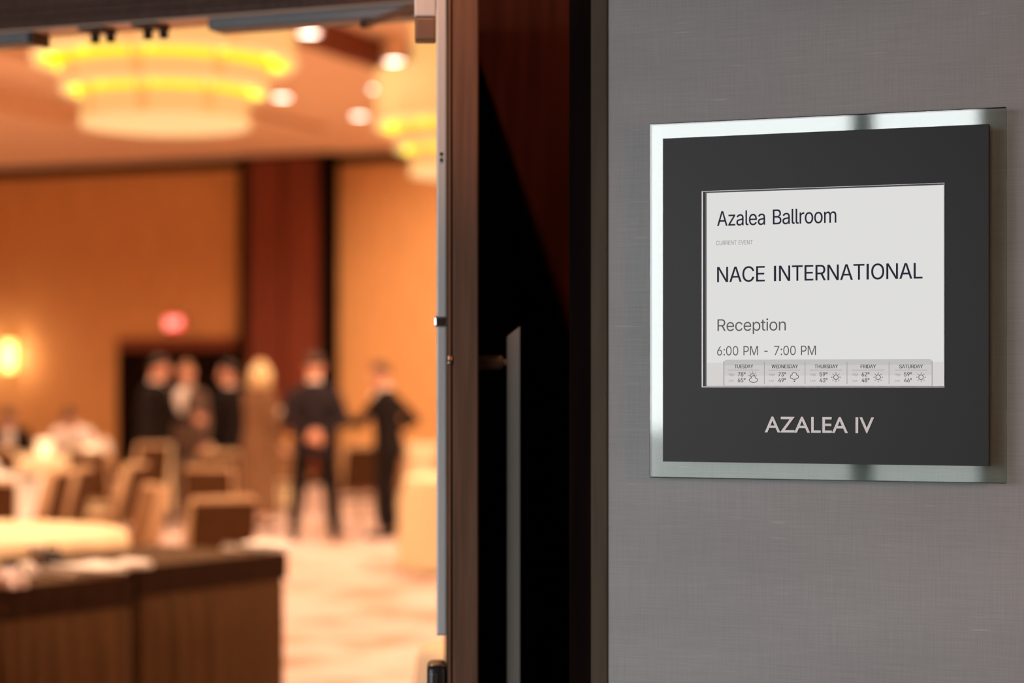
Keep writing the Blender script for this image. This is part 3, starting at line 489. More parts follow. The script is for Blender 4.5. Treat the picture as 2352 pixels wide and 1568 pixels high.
°316/179 283 158 283 137 283 118 288 101 298 83 309 69 322 59 340 48 357 43 376 43 397 43 419 48 438 59 455 69 473 83 487 101 497 118 508 137 513 158 513 179 513 198 508 216 497 233 487 247 473 257 455 268 438 273 419 273 397 273 376 268 357 257 340 247 322 233 309 216 298 198 288/147 334 158 334 170 334 181 337 190 343 200 348 207 356 213 366 219 375 222 386 222 397 222 409 219 420 213 430 207 439 200 447 190 453 181 459 170 462 158 462 147 462 136 459 126 453 116 447 109 439 103 430 97 420 95 409 95 397 95 386 97 375 103 366 109 356 116 348 126 343 136 337""".split('\n')}
from mathutils.geometry import delaunay_2d_cdt, interpolate_bezier
GCACHE = {}
def glyph(ch):
    """triangles of one letter: constrained triangulation of its contours, kept where the winding number is not zero"""
    if ch in GCACHE: return GCACHE[ch]
    q = GLYPHS[ch]; polys = []
    for sp in q[1:]:
        n = [int(t) / 1000 for t in sp.split()]; B = [n[i:i + 6] for i in range(0, len(n), 6)]; P = []
        for k, p in enumerate(B):
            r = B[(k + 1) % len(B)]
            P += [Vector(v[:2]) for v in interpolate_bezier(V3(p[2:4]), V3(p[4:6]), V3(r[0:2]), V3(r[2:4]), 4)[:-1]]
        polys.append([p for i, p in enumerate(P) if (p - P[i - 1]).length > 1e-4])
    vs = [p for P in polys for p in P]; es = []; o = 0
    for P in polys: es += [(o + i, o + (i + 1) % len(P)) for i in range(len(P))]; o += len(P)
    R = delaunay_2d_cdt(vs, es, [], 0, 1e-5); keep = []
    for f in R[2]:
        c = sum((R[0][i] for i in f), Vector((0, 0))) / len(f); wn = 0
        for P in polys:
            for i in range(len(P)):
                a, b = P[i - 1], P[i]; cr = (b - a).cross(c - a)
                if a.y <= c.y < b.y and cr > 0: wn += 1
                elif b.y <= c.y < a.y and cr < 0: wn -= 1
        if wn: keep.append(tuple(f))
    GCACHE[ch] = (int(q[0]) / 1000, [tuple(p) for p in R[0]], keep); return GCACHE[ch]
def V3(p): return Vector((p[0], p[1], 0))
def sansmesh(txt, off=0., ext=0., spacing=1.):
    """lettering from the outlines above"""
    x = 0; vs = []; fs = []
    for ch in txt:
        if ch == ' ': x += .245; continue
        adv, P, T = glyph(ch); o = len(vs)
        used = sorted({i for f in T for i in f}); ix = {i: o + k for k, i in enumerate(used)}
        vs += [(P[i][0] + x, P[i][1], 0) for i in used]; fs += [tuple(ix[i] for i in f) for f in T]; x += adv * spacing - .022
    if off > 0:
        n = len(vs); vs, fs = [(v[0] + q, v[1], 0) for q in (-off, 0, off) for v in vs], [tuple(i + n * k for i in f) for k in range(3) for f in fs]
    me = bpy.data.meshes.new('lettering'); me.from_pydata(vs, [], fs); return me
def textmesh(txt, off=0., ext=0., spacing=1.):
    c = bpy.data.curves.new('lettering', 'FONT'); c.body = txt; c.offset = off; c.extrude = ext; c.space_character = spacing; c.resolution_u = 6
    o = bpy.data.objects.new('lettering', c); COL.objects.link(o)
    dg = bpy.context.evaluated_depsgraph_get(); me = bpy.data.meshes.new_from_object(o.evaluated_get(dg))
    bpy.data.objects.remove(o); bpy.data.curves.remove(c); return me
CAPH = max(v.co.y for v in textmesh('E').vertices)
CAPS = max(v.co.y for v in sansmesh('E').vertices)
def text(txt, xa, xb, ytop, ybase, m, Y, parent, off=0., ext=0., spacing=1., name='lettering', lab=None, fn=None):
    """lettering fitted between pixel columns xa..xb (cap top and baseline read at xa), lying on plane Y"""
    me = (fn or sansmesh)(txt, off, ext, spacing); cap = CAPH if fn else CAPS
    A = at_y(xa, ybase, Y); B = at_y(xb, ybase, Y); zt = at_y(xa, ytop, Y).z
    xs = [v.co.x for v in me.vertices]; x0, x1 = min(xs), max(xs)
    kx = (B.x - A.x) / (x1 - x0); kz = (zt - A.z) / cap
    s = sign.location
    for v in me.vertices:
        v.co = Vector((A.x + (v.co.x - x0) * kx - s.x, Y - v.co.z * .6 - s.y, A.z + v.co.y * kz - s.z))
    me.materials.clear(); me.materials.append(m); me.name = name
    o = bpy.data.objects.new(name, me); COL.objects.link(o); o.parent = parent
    if lab: o['label'] = lab
    return o
INK = emat('screen_ink', (.022, .022, .035)); INK2 = emat('screen_ink_soft', (.115, .10, .105)); INK3 = emat('screen_ink_pale', (.27, .26, .26)); INK4 = emat('screen_ink_weather', (.05, .05, .062))
YT = YS - .0004
text('Azalea Ballroom', 1647, 1921, 485, 519, INK, YT, scr, .004)
text('CURRENT EVENT', 1645, 1729, 553, 563, INK3, YT, scr, -.003)
text('NACE INTERNATIONAL', 1647, 2119, 613, 648, INK, YT, scr, .004)
text('Reception', 1648, 1805, 733, 760, INK2, YT, scr, -.004)
text('6:00 PM - 7:00 PM', 1647, 1874, 795, 816, INK2, YT, scr, -.006)
def srect(bm, xa, xb, ya, yb, Y):
    a = at_y(xa, ya, Y); b = at_y(xb, yb, Y); s = sign.location
    z1 = at_y((xa + xb) / 2, ya, Y).z; z0 = at_y((xa + xb) / 2, yb, Y).z
    vs = [bm.verts.new((x - s.x, Y - s.y, z - s.z)) for x, z in ((a.x, z0), (b.x, z0), (b.x, z1), (a.x, z1))]; bm.faces.new(vs)
SB1 = emat('weather_bar', (.47, .455, .445)); SB2 = emat('weather_card', (.53, .515, .505)); SBL = emat('weather_line', (.33, .32, .315)); SBG = emat('weather_card_low', (.66, .64, .625))
bm = bmesh.new(); srect(bm, 1624, 2166, 832, 886, YT + .0001); link('weather_bar', bm, SBG, scr)
bm = bmesh.new(); srect(bm, 1663, 2141, 825, 886, YT - .0001)
bmesh.ops.bevel(bm, geom=[v for v in bm.verts if v.co.z > max(q.co.z for q in bm.verts) - 1e-5], offset=.002, segments=4, affect='VERTICES')
wc = link('weather_card', bm, SB2, scr)
bm = bmesh.new(); srect(bm, 1664, 2140, 838, 885, YT - .00015); link('weather_card_face', bm, emat('weather_card_mid', (.60, .582, .57)), wc)
bm = bmesh.new(); srect(bm, 1664, 2140, 862, 885, YT - .0002); link('weather_card_face', bm, SBG, wc)
bm = bmesh.new()
for xx in (1755.5, 1849, 1945.5, 2042): srect(bm, xx - .7, xx + .7, 831, 882, YT - .0003)
for xx in (1662.5, 2141): srect(bm, xx - .9, xx + .9, 829, 886, YT - .0003)
for a, b in ((1672, 1744), (1766, 1838), (1860, 1933), (1957, 2031), (2055, 2130)): srect(bm, a, b, 849, 849.9, YT - .0003)
link('divider_lines', bm, SBL, wc)
YI = YT - .0005
def circ(bm, cx, cy, r, Y, n=28, r2=None):
    c = at_y(cx, cy, Y); k = (at_y(cx + 1, cy, Y).x - c.x); s = sign.location
    def P(rr, a): return (c.x + rr * k * math.cos(a) - s.x, Y - s.y, c.z + rr * k * math.sin(a) - s.z)
    A = [bm.verts.new(P(r, 2 * math.pi * i / n)) for i in range(n)]
    if r2 is None: bm.faces.new(A); return
    B = [bm.verts.new(P(r2, 2 * math.pi * i / n)) for i in range(n)]
    for i in range(n): j = (i + 1) % n; bm.faces.new((A[i], A[j], B[j], B[i]))
def sray(bm, cx, cy, a, r0, r1, wd, Y):
    c = at_y(cx, cy, Y); k = (at_y(cx + 1, cy, Y).x - c.x); s = sign.location
    u = Vector((math.cos(a), 0, math.sin(a))); n_ = Vector((-u.z, 0, u.x))
    bm.faces.new([bm.verts.new(c + (u * r + n_ * q) * k - s) for r, q in ((r0, -wd), (r1, -wd), (r1, wd), (r0, wd))])
def sun(cx, cy):
    bm = bmesh.new(); circ(bm, cx, cy, 6, YI, 28, 4.6)
    for i in range(8): sray(bm, cx, cy, i * math.pi / 4, 8, 10.8, .75, YI)
    link('sun_icon', bm, INK4, wc)
def cloud(cx, cy, name):
    parts = ((-5.5, 1.5, 4.6), (5.5, 1.5, 4.6), (0, -3, 6.0), (-1, 3, 5.0), (2, 3.4, 4.4))
    bm = bmesh.new()
    for dx, dy, r in parts: circ(bm, cx + dx, cy + dy, r, YI)
    o = link(name, bm, INK4, wc); bm = bmesh.new()
    for dx, dy, r in parts: circ(bm, cx + dx, cy + dy, r - 1.35, YI - .0001)
    link('cloud_fill', bm, SBG, o) if False else link('cloud_fill', bm, SBG, wc)
for d, a, b, hi, lo, x0 in (('TUESDAY', 1687, 1730, '78°', '65°', 1674), ('WEDNESDAY', 1772, 1833, '73°', '49°', 1767), ('THURSDAY', 1871, 1925, '59°', '43°', 1862), ('FRIDAY', 1976.5, 2012, '62°', '48°', 1958.5), ('SATURDAY', 2065.5, 2120, '59°', '46°', 2056)):
    text(d, a, b, 837, 845.5, INK4, YI, wc, .014)
    text('High', x0, x0 + 12.5, 857, 862.5, INK3, YI, wc); text('Low', x0, x0 + 11, 871, 876, INK3, YI, wc)
    text(hi, x0 + 20.5, x0 + 38.5, 854.5, 864, INK4, YI, wc, .014); text(lo, x0 + 20.5, x0 + 38.5, 868, 877.5, INK4, YI, wc, .014)
for cx in (1920, 2017, 2115.5): sun(cx, 866)
bm = bmesh.new(); circ(bm, 1728.5, 862.5, 5.2, YI, 24, 4.0)
for i in range(5): sray(bm, 1728.5, 862.5, i * math.pi / 4, 7, 9.2, .7, YI)
link('sun_icon', bm, INK4, wc)
cloud(1730.5, 871, 'cloud_icon'); cloud(1824.5, 863.5, 'cloud_icon')
bm = bmesh.new(); circ(bm, 1824.5, 875, 1.5, YI); link('raindrop_icon', bm, INK4, wc)
M_LET = mat('white_raised_letter', (.92, .91, .92), .22)
text('AZALEA IV', 1757, 2008, 957, 992, M_LET, YP - .0005, sign, .009, .0022, 1.0, 'raised_lettering', 'white raised capital letters', textmesh)

# ================================================================== BALLROOM LIGHT FITTINGS
SHADE = mat('glowing_shade', (.06, .045, .03), .8, emit=(1., .50, .16), estr=1.0)
SHADEB = mat('glowing_bottom', (.2, .15, .1), .8, emit=(1., .60, .25), estr=1.0)
GLOW = emat('lamp_glow', (2.6, 2.1, .10), 1.)
GLOW2 = emat('inner_glow', (1.35, .98, .0), 1.)
RIB = mat('shade_rib', (.2, .12, .06), .8, emit=(.92, .40, .115), estr=.9)
def chandelier(px, d, zr, label):
    c = at_d(px, d); o = empty('tiered_chandelier', (c.x, c.y, zr)); tag(o, label, 'chandelier', None)
    tiers = ((.875, 0, .50), (.69, -.19, .32), (.56, -.41, .34))
    for i, (r, z, h) in enumerate(tiers):
        bm = bmesh.new(); lathe(bm, [(r, z), (r, z + h), (r - .02, z + h), (r - .02, z)], 64, close=True)
        for f in bm.faces:
            c_ = f.calc_center_median(); q_ = f.normal
            f.material_index = 1 if abs(q_.z) < .5 and q_.x * c_.x + q_.y * c_.y < 0 else 0
        sh = link('shade', bm, (SHADE, GLOW2), o, True)
        if i:
            zt_ = tiers[i - 1][1]; bm = bmesh.new(); lathe(bm, [(r, zt_ - .035), (r + .004, zt_ - .035), (r + .004, zt_ + .08), (r, zt_ + .08)], 64, close=True); link('lit_band', bm, GLOW2, o, True)  # emissive ring put in for lamplight falling on the lower shade
        bm = bmesh.new(); lathe(bm, [(r + .001, z - .002), (r + .004, z), (r + .004, z + .03), (r - .022, z + .03), (r - .022, z - .002)], 64, close=True); link('shade_rim', bm, SHADEB, o, True)
        for k in range(8):
            a = 2 * math.pi * (k + .35) / 8; bm = bmesh.new()
            box(bm, r - .002, r + .003, -.04, .04, z + .03, z + h - .01, 0, Matrix.Rotation(a, 4, 'Z')); link('shade_rib', bm, RIB, sh)
        if i < 2:
            r2 = tiers[i + 1][0]
            bm = bmesh.new(); lathe(bm, [(r - .021, z + .03), (r2 + .006, z + .03), (r2 + .006, z + .05), (r - .021, z + .05)], 64, close=True); link('tier_ring', bm, GLOW2, o)
            rr = (r + r2) / 2 - .01
            for k in range(10):
                a = 2 * math.pi * (k + .15) / 10; bm = bmesh.new(); ell(bm, (rr * math.cos(a), rr * math.sin(a), z + .03), (.05, .05, .03), 12, 8); link('lamp', bm, GLOW, o, True)
        else:
            bm = bmesh.new(); lathe(bm, [(0, z + .004), (r - .021, z + .004), (r - .021, z + .02), (0, z + .02)], 64); link('bottom_diffuser', bm, SHADEB, o)
    bm = bmesh.new(); lathe(bm, [(.55, .501), (.55, 1.0), (.52, 1.0), (.52, .501)], 48, close=True); link('neck_shade', bm, SHADE, o, True)
    bm = bmesh.new(); tube(bm, [(0, 0, .4), (0, 0, CTOP - zr)], .03, 12); link('stem', bm, M_FRAME, o)
    bm = bmesh.new(); lathe(bm, [(0, .999), (.57, .999), (.57, 1.03), (0, 1.03)], 32); link('neck_cap', bm, M_PIPE, o)
    lamp('chandelier_glow', 'SPOT', (c.x, c.y, zr - .44), 200, WARM, .3, None, 165, .6)
chandelier(380, 14.0, 3.63, 'large three-tier glowing drum chandelier hanging nearer, at the upper left')
chandelier(1087, 18.6, 3.76, 'tiered drum chandelier farther away, half hidden by the open door leaf')

def downlight(x, y, z, label=None, group=None):
    o = empty('downlight', (x, y, z)); tag(o, label, 'downlight', group)
    bm = bmesh.new(); lathe(bm, [(.10, -.012), (.13, -.012), (.13, 0), (.10, 0)], 24, close=True); link('trim_ring', bm, M_PIPE, o)
    if z < CTOP - .1 and z > WTOP + .01:
        bm = bmesh.new(); lathe(bm, [(0, .0), (.115, .0), (.115, CTOP - z), (0, CTOP - z)], 24); link('can', bm, M_CEIL, o, True)
    bm = bmesh.new(); lathe(bm, [(0, -.006), (.10, -.006), (.10, -.002), (0, -.002)], 24); link('lens', bm, emat('downlight_lens', (13, 9.2, 7.4), 1.), o)
for px, py, lab in ((710, 75, 'small round downlight highest in the ceiling beside the big chandelier'), (648, 222, 'small round downlight just right of the big chandelier middle tier'), (825, 265, 'small round downlight lowest in the ceiling, left of the far chandelier'), (906, 140, 'small round downlight above the far chandelier, beside its neck'), (868, 203, 'small round downlight touching the top left of the far chandelier')):
    p = at_z(px, py, WTOP)
    zc = WTOP if (-13.6 < p.x < -9.62 or -7.2 < p.x < -5.4 or -17.6 < p.x < -15.6) else CTOP
    if -9.62 < p.x < -9.0: zc = 4.95
    p = at_z(px, py, zc)
    downlight(p.x, p.y, zc - .001, lab)

# wall sconce, exit sign
p = at_y(28, 818, BACK)
o = empty('wall_sconce', (p.x, BACK, p.z)); tag(o, 'lit wall sconce glowing on the orange far wall at the left', 'sconce')
link('back_plate', bx(-.09, .09, -.02, 0, -.26, .26, .008), M_PIPE, o)
bm = bmesh.new(); tube(bm, [(0, -.10, -.22), (0, -.10, .22)], [.085, .085], 20); link('sconce_shade', bm, emat('sconce_glow', (5.5, 3.9, 1.0), 1.), o, True)
lamp('sconce_light', 'POINT', (p.x, BACK - .30, p.z), 26, WARM, .1)
p = at_y(404, 742, BACK)
o = empty('exit_sign', (p.x, BACK, p.z)); tag(o, 'glowing red exit sign on the wall above the far dark doorway', 'exit sign')
link('housing', bx(-.17, .17, -.06, 0, -.11, .11, .008), M_DARKMET, o)
link('sign_face', bx(-.155, .155, -.064, -.060, -.095, .095), emat('exit_red', (2.6, .16, .13), 1.), o)
me = textmesh('EXIT', .01); xs = [v.co.x for v in me.vertices]
for v in me.vertices: v.co = Vector(((v.co.x - (max(xs) + min(xs)) / 2) * .13, -.0655, (v.co.y - CAPH / 2) * .17))
me.materials.clear(); me.materials.append(emat('exit_white', (3.2, 1.6, 1.2), 1.))
q = bpy.data.objects.new('exit_lettering', me); COL.objects.link(q); q.parent = o

# ================================================================== FURNITURE
def copy_tree(o):
    c = o.copy(); COL.objects.link(c)
    for ch in o.children:
        k = ch.copy(); COL.objects.link(k); k.parent = c
        for g in ch.children:
            h = g.copy(); COL.objects.link(h); h.parent = k
    return c
PROTO = {}
def make_chair():
    o = empty('banquet_chair', (0, 0, 0))           # sitter faces +y, back at -y
    bm = bx(-.225, .225, -.20, .24, .42, .50, .028, 3); link('seat', bm, M_CHAIR, o, True)
    rk = Matrix.Translation((0, -.18, .47)) @ Matrix.Rotation(R_(14), 4, 'X')
    bm = bmesh.new(); vs = box(bm, -.205, .205, -.035, .045, .0, .47)
    for v in bm.verts:
        if v.co.z > .4: v.co.x *= .97
    bmesh.ops.bevel(bm, geom=list(bm.edges), offset=.018, segments=3, affect='EDGES'); bmesh.ops.transform(bm, matrix=rk, verts=bm.verts); link('backrest', bm, M_PIPE, o, True)
    bm = bmesh.new(); box(bm, -.188, .188, -.0385, -.0345, .01, .452); bmesh.ops.transform(bm, matrix=rk, verts=bm.verts); link('back_panel', bm, M_CHAIRB, o)
    bm = bmesh.new(); box(bm, -.18, .18, .0445, .056, .04, .44); bev(bm, .008); bmesh.ops.transform(bm, matrix=rk, verts=bm.verts); link('back_cushion', bm, M_CHAIR, o, True)
    for sx in (-1, 1):
        bm = bmesh.new(); tube(bm, [(sx * .20, .21, .42), (sx * .21, .23, 0)], .013, 8); link('leg', bm, M_FRAME, o, True)
        bm = bmesh.new(); tube(bm, [(sx * .20, -.19, .44), (sx * .215, -.27, 0)], .013, 8); link('leg', bm, M_FRAME, o, True)
    bm = bmesh.new()
    for sx in (-1, 1): tube(bm, [(sx * .205, .215, .36), (sx * .205, -.205, .36)], .010, 8)
    tube(bm, [(-.205, .215, .36), (.205, .215, .36)], .010, 8); tube(bm, [(-.205, -.205, .36), (.205, -.205, .36)], .010, 8)
    link('seat_frame', bm, M_FRAME, o, True)
    return o
chairs_made = []
def chair(px, d, face, label, group=None):
    """face: degrees of sitter direction in camera terms: 0 = away from camera, 90 = to the right, -90 = to the left"""
    o = make_chair() if not chairs_made else copy_tree(chairs_made[0])
    chairs_made.append(o)
    v = at_d(px, d); o.location = v; o.rotation_euler = (0, 0, TH - R_(face)); o.scale = (.94, .94, .95)
    o['label'] = label; o['category'] = 'chair'; o['group'] = 'banquet chairs around the ballroom'
    return o
chair(482, 11.6, -24, 'tan banquet chair with bright top edge standing just behind the brown skirted table')
chair(262, 12.7, -118, 'tan banquet chair with cream edge right beside the nearest ivory round table')
chair(324, 21.6, -38, 'tan banquet chair directly in front of the dark suited man by the far door')
chair(496, 15.8, 4, 'banquet chair seen squarely from behind between the grey suited man and the blonde woman')
chair(506, 19.3, -6, 'banquet chair farther back, dark band of its back above the squarely seen chair')
chair(55, 15.0, -82, 'dark backed banquet chair leftmost of the three turned chairs at left')
chair(112, 15.6, -82, 'dark backed banquet chair in the middle of three turned chairs at left')
chair(240, 16.3, -76, 'dark backed banquet chair rightmost of the three turned chairs at left')
chair(806, 21.0, -28, 'tan banquet chair between the man with clasped hands and the leaning man')
chair(880, 22.7, 200, 'banquet chair behind the leaning man, mostly covered by his jacket')
chair(965, 21.5, -80, 'banquet chair at the far right just above the ivory cloth beside the door leaf')
chair(20, 19.9, 10, 'banquet chair tucked at the far table below the dark haired seated guest')
chair(225, 19.5, 8, 'banquet chair tucked at the far table in front of the white shirted seated guest')
chair(668, 23.7, 150, 'banquet chair showing between the blonde woman and the man with clasped hands')
chair(-40, 13.6, -20, 'banquet chair at the left frame edge behind the nearest ivory round table')

def round_table(px, d, r, label, clabel, m=M_LINEN, drop=.74, zt=.75, nf=16):
    v = at_d(px, d); o = empty('round_table', v); tag(o, label, 'table')
    bm = bmesh.new(); lathe(bm, [(0, zt - .03), (r - .01, zt - .03), (r - .01, zt - .006), (0, zt - .006)], 40); link('tabletop', bm, M_FRAME, o)
    for k in range(4):
        a = math.pi / 4 + k * math.pi / 2; bm = bmesh.new(); q = r * .55
        tube(bm, [(q * math.cos(a), q * math.sin(a), zt - .03), (q * math.cos(a), q * math.sin(a), 0)], .016, 8); link('leg', bm, M_FRAME, o)
    bm = bmesh.new(); n = 192; rings = []
    prof = [(0, .004, 0), (.5 * r, .004, 0), (r - .02, .004, 0), (r + .004, -.004, 0), (r + .014, -.03, .0), (r + .02, -.12, .35), (r + .03, -.35, .8), (r + .045, -(drop - .02), 1)]
    for rad, dz, f in prof:
        if rad == 0: rings.append([bm.verts.new((0, 0, zt + dz))]); continue
        rings.append([bm.verts.new(((rad + f * .055 * (math.cos(nf * a + 1.3 * math.sin(2 * a)) * .7 + .3 * math.sin(7 * a))) * math.cos(a), (rad + f * .055 * (math.cos(nf * a + 1.3 * math.sin(2 * a)) * .7 + .3 * math.sin(7 * a))) * math.sin(a), zt + dz)) for a in [2 * math.pi * k / n for k in range(n)]])
    for a, b in zip(rings, rings[1:]):
        for k in range(n):
            j = (k + 1) % n
            if len(a) == 1: bm.faces.new((a[0], b[k], b[j]))
            else: bm.faces.new((a[k], b[k], b[j], a[j]))
    bmesh.ops.recalc_face_normals(bm, faces=bm.faces)
    c = link('tablecloth', bm, m, None, True); c.location = v; tag(c, clabel, 'tablecloth')
    return v
T1 = round_table(-128, 10.5, .9, 'round banquet table under the nearest ivory cloth at left', 'bright ivory cloth draped in folds over the nearest round table at left')
T2 = round_table(-172, 16.7, .9, 'round banquet table under the middle cloth at the left frame edge', 'pale cloth on the round table showing only its right edge at mid left', M_WHITE)
T3 = round_table(40, 21.5, .9, 'far round banquet table where the white shirted guest sits', 'ivory cloth on the far round table in front of the white shirted guest')
T5 = round_table(505, 25.2, .9, 'far round banquet table behind the standing men', 'ivory cloth on the far round table behind the standing group')
T4 = round_table(1050, 25.2, .9, 'far round banquet table at right behind the leaning man', 'ivory cloth on the far table at right near the door leaf')
T6 = round_table(1188, 16.9, .9, 'round banquet table at right mostly hidden by the open door leaf', 'bright ivory cloth falling to the carpet beside the open door leaf', drop=.745, nf=12)
T7 = round_table(1210, 5.95, .30, 'small round table just inside the doorway at the lower right', 'pale cloth on the small table at the foot of the door leaf', M_LINEN, nf=9)

# skirted registration tables
def skirt_table(pA, pB, depth, label, seed):
    """pA, pB front top corners; table extends to the left-back of the front edge"""
    rnd = random.Random(seed); f = pB - pA; L = f.length; ang = math.atan2(f.y, f.x)
    o = empty('skirted_table', (pA.x, pA.y, 0), ang); tag(o, label, 'table')
    link('tabletop', bx(0, L, 0, depth, .715, .742, .004), M_SKIRT, o)
    for x in (.08, L - .08):
        for y in (.08, depth - .08):
            bm = bmesh.new(); tube(bm, [(x, y, .715), (x, y, 0)], .016, 8); link('leg', bm, M_FRAME, o)
    # pleated skirt all round
    P = []; per = [(0, 0), (L, 0), (L, depth), (0, depth)]; step = .012; s = 0
    bm = bmesh.new(); cols = []
    for i in range(4):
        a = Vector(per[i]); b = Vector(per[(i + 1) % 4]); q = (b - a); n = max(8, int(q.length / step)); nn = Vector((q.y, -q.x)).normalized()
        for k in range(n):
            t = k / n; s += step; edge = min(1, min(t, 1 - t) * 12)
            ph = math.sin(s * 62 + 1.5 * math.sin(s * 9)) * .6 + .4 * math.sin(s * 23 + seed)
            deep = (.5 + .5 * math.sin(s * 7.1 + seed * 2)) ** 3
            base = a + q * t
            col = []
            for z, am in ((.743, 0), (.735, .003), (.66, .004), (.632, .0005), (.60, .007), (.4, .018), (.012, .026)):
                off = am * (ph + .6) * (.55 + .9 * deep) * (.3 + .7 * edge) + .004 + (.022 if z < .62 else .012 if z < .74 else 0)
                p = base + nn * off; col.append(bm.verts.new((p.x, p.y, z)))
            cols.append(col)
    n = len(cols)
    for k in range(n):
        a, b = cols[k], cols[(k + 1) % n]
        for j in range(6): bm.faces.new((a[j], a[j + 1], b[j + 1], b[j]))
    bmesh.ops.recalc_face_normals(bm, faces=bm.faces)
    link('skirt', bm, M_SKIRT, o, True)
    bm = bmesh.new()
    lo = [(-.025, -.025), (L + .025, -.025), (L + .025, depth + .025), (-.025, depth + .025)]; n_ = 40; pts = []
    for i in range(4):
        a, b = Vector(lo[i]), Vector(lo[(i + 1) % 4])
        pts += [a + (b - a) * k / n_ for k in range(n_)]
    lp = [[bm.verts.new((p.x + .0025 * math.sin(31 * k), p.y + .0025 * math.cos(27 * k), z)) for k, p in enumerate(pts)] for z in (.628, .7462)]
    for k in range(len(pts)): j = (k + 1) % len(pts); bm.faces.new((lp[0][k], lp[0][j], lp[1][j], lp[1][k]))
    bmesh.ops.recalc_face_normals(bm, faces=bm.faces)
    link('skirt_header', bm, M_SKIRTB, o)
    link('top_cloth', bx(-.003, L + .003, -.003, depth + .003, .7425, .746), M_SKIRT, o)
    return o
def topz(px, py): return at_z(px, py, .744)
KA = skirt_table(topz(318, 1304), topz(642, 1269), .76, 'brown skirted table nearest the doorway, its far corner against the carpet', 3)
KB = skirt_table(topz(-330, 1388), topz(288, 1322), .76, 'brown skirted table in the lower left corner of the doorway', 5)
for q in (KA, KB): q.location.z = 0

def small(name, bm, m, loc, label, cat, rz=0, smooth=False, group=None):
    o = link(name, bm, m, None, smooth); o.location = loc; o.rotation_euler = (0, 0, rz); return tag(o, label, cat, group)
def sheets(px, py, wx, wy, h, rz, label, name='paper_stack', cat='paper', n=4):
    v = topz(px, py); o = empty(name, (v.x, v.y, .7465), TH + R_(rz)); tag(o, label, cat)
    for k in range(n):
        M = Matrix.Rotation(random.uniform(-.12, .12), 4, 'Z') @ Matrix.Translation((random.uniform(-.01, .01), random.uniform(-.01, .01), 0))
        bm = bmesh.new(); z0 = k * h / n
        nx = 6; vs = []
        for i in range(nx + 1):
            t = i / nx; cz = z0 + (.010 * (t - .5) ** 2 * 4 if k == n - 1 else 0)
            vs.append([bm.verts.new(M @ Vector(((t - .5) * wx, y, cz + dz))) for y in (-wy / 2, wy / 2) for dz in (0, h / n * .85)])
        for a, b in zip(vs, vs[1:]):
            for i, j in ((0, 1), (1, 3), (3, 2), (2, 0)): bm.faces.new((a[i], a[j], b[j], b[i]))
        for a in (vs[0], vs[-1]): bm.faces.new((a[0], a[1], a[3], a[2]))
        bmesh.ops.recalc_face_normals(bm, faces=bm.faces)
        link('sheet', bm, M_PAPER, o)
    return o
sheets(196, 1318, .22, .30, .030, 40, 'white sheets stacked on the lower left skirted table beside the navy bag', n=5)
sheets(291, 1304, .12, .20, .022, 48, 'smaller stack of white sheets at the right end of the lower left skirted table', n=4)
sheets(600, 1262, .20, .30, .020, 50, 'pale papers at the far right corner of the skirted table', n=4)
# crumpled napkin, navy bag, paper cup
def crumple(px, py, r, h, label, m=M_WHITE):
    bm = bmesh.new(); bmesh.ops.create_icosphere(bm, subdivisions=4, radius=1)
    for v in bm.verts:
        a = math.atan2(v.co.y, v.co.x); k = 1 + .22 * math.sin(5 * a + 3 * v.co.z) + .12 * math.sin(9 * a - 7 * v.co.z)
        v.co = Vector((v.co.x * r * k, v.co.y * r * k, max(-.0, (v.co.z + .35)) * h * (1 + .3 * math.sin(4 * a))))
    p = topz(px, py); return small('crumpled_napkin', bm, m, (p.x, p.y, .7465), label, 'napkin', 0, True)
crumple(18, 1350, .06, .045, 'crumpled white napkin at the left frame edge on the skirted table', mat('pinkish_napkin', (.80, .72, .74), .85))
crumple(62, 1324, .042, .035, 'second crumpled pale napkin, next to the navy bag')
p = topz(120, 1303); o = empty('navy_pouch', (p.x, p.y, .7465)); tag(o, 'small dark navy rounded pouch on the skirted table under a white cup lid', 'pouch')
bm = bmesh.new(); ell(bm, (0, 0, .034), (.055, .05, .036), 20, 14)
for v in bm.verts:
    if v.co.z < .006: v.co.z = 0
link('pouch_body', bm, mat('navy_fabric', (.018, .016, .035), .7, var=.2), o, True)
bm = bmesh.new(); tube(bm, [(-.03, 0, .066), (-.02, 0, .088), (.02, 0, .088), (.03, 0, .066)], .005, 8); link('pouch_strap', bm, M_BLACK, o, True)
p = topz(84, 1303); bm = bmesh.new(); lathe(bm, [(0, 0), (.026, 0), (.035, .085), (.037, .088), (.033, .088), (.025, .006), (0, .006)], 24)
small('paper_cup', bm, M_PAPER, (p.x, p.y, .7465), 'white paper cup standing between the napkins and the navy pouch', 'cup', 0, True)

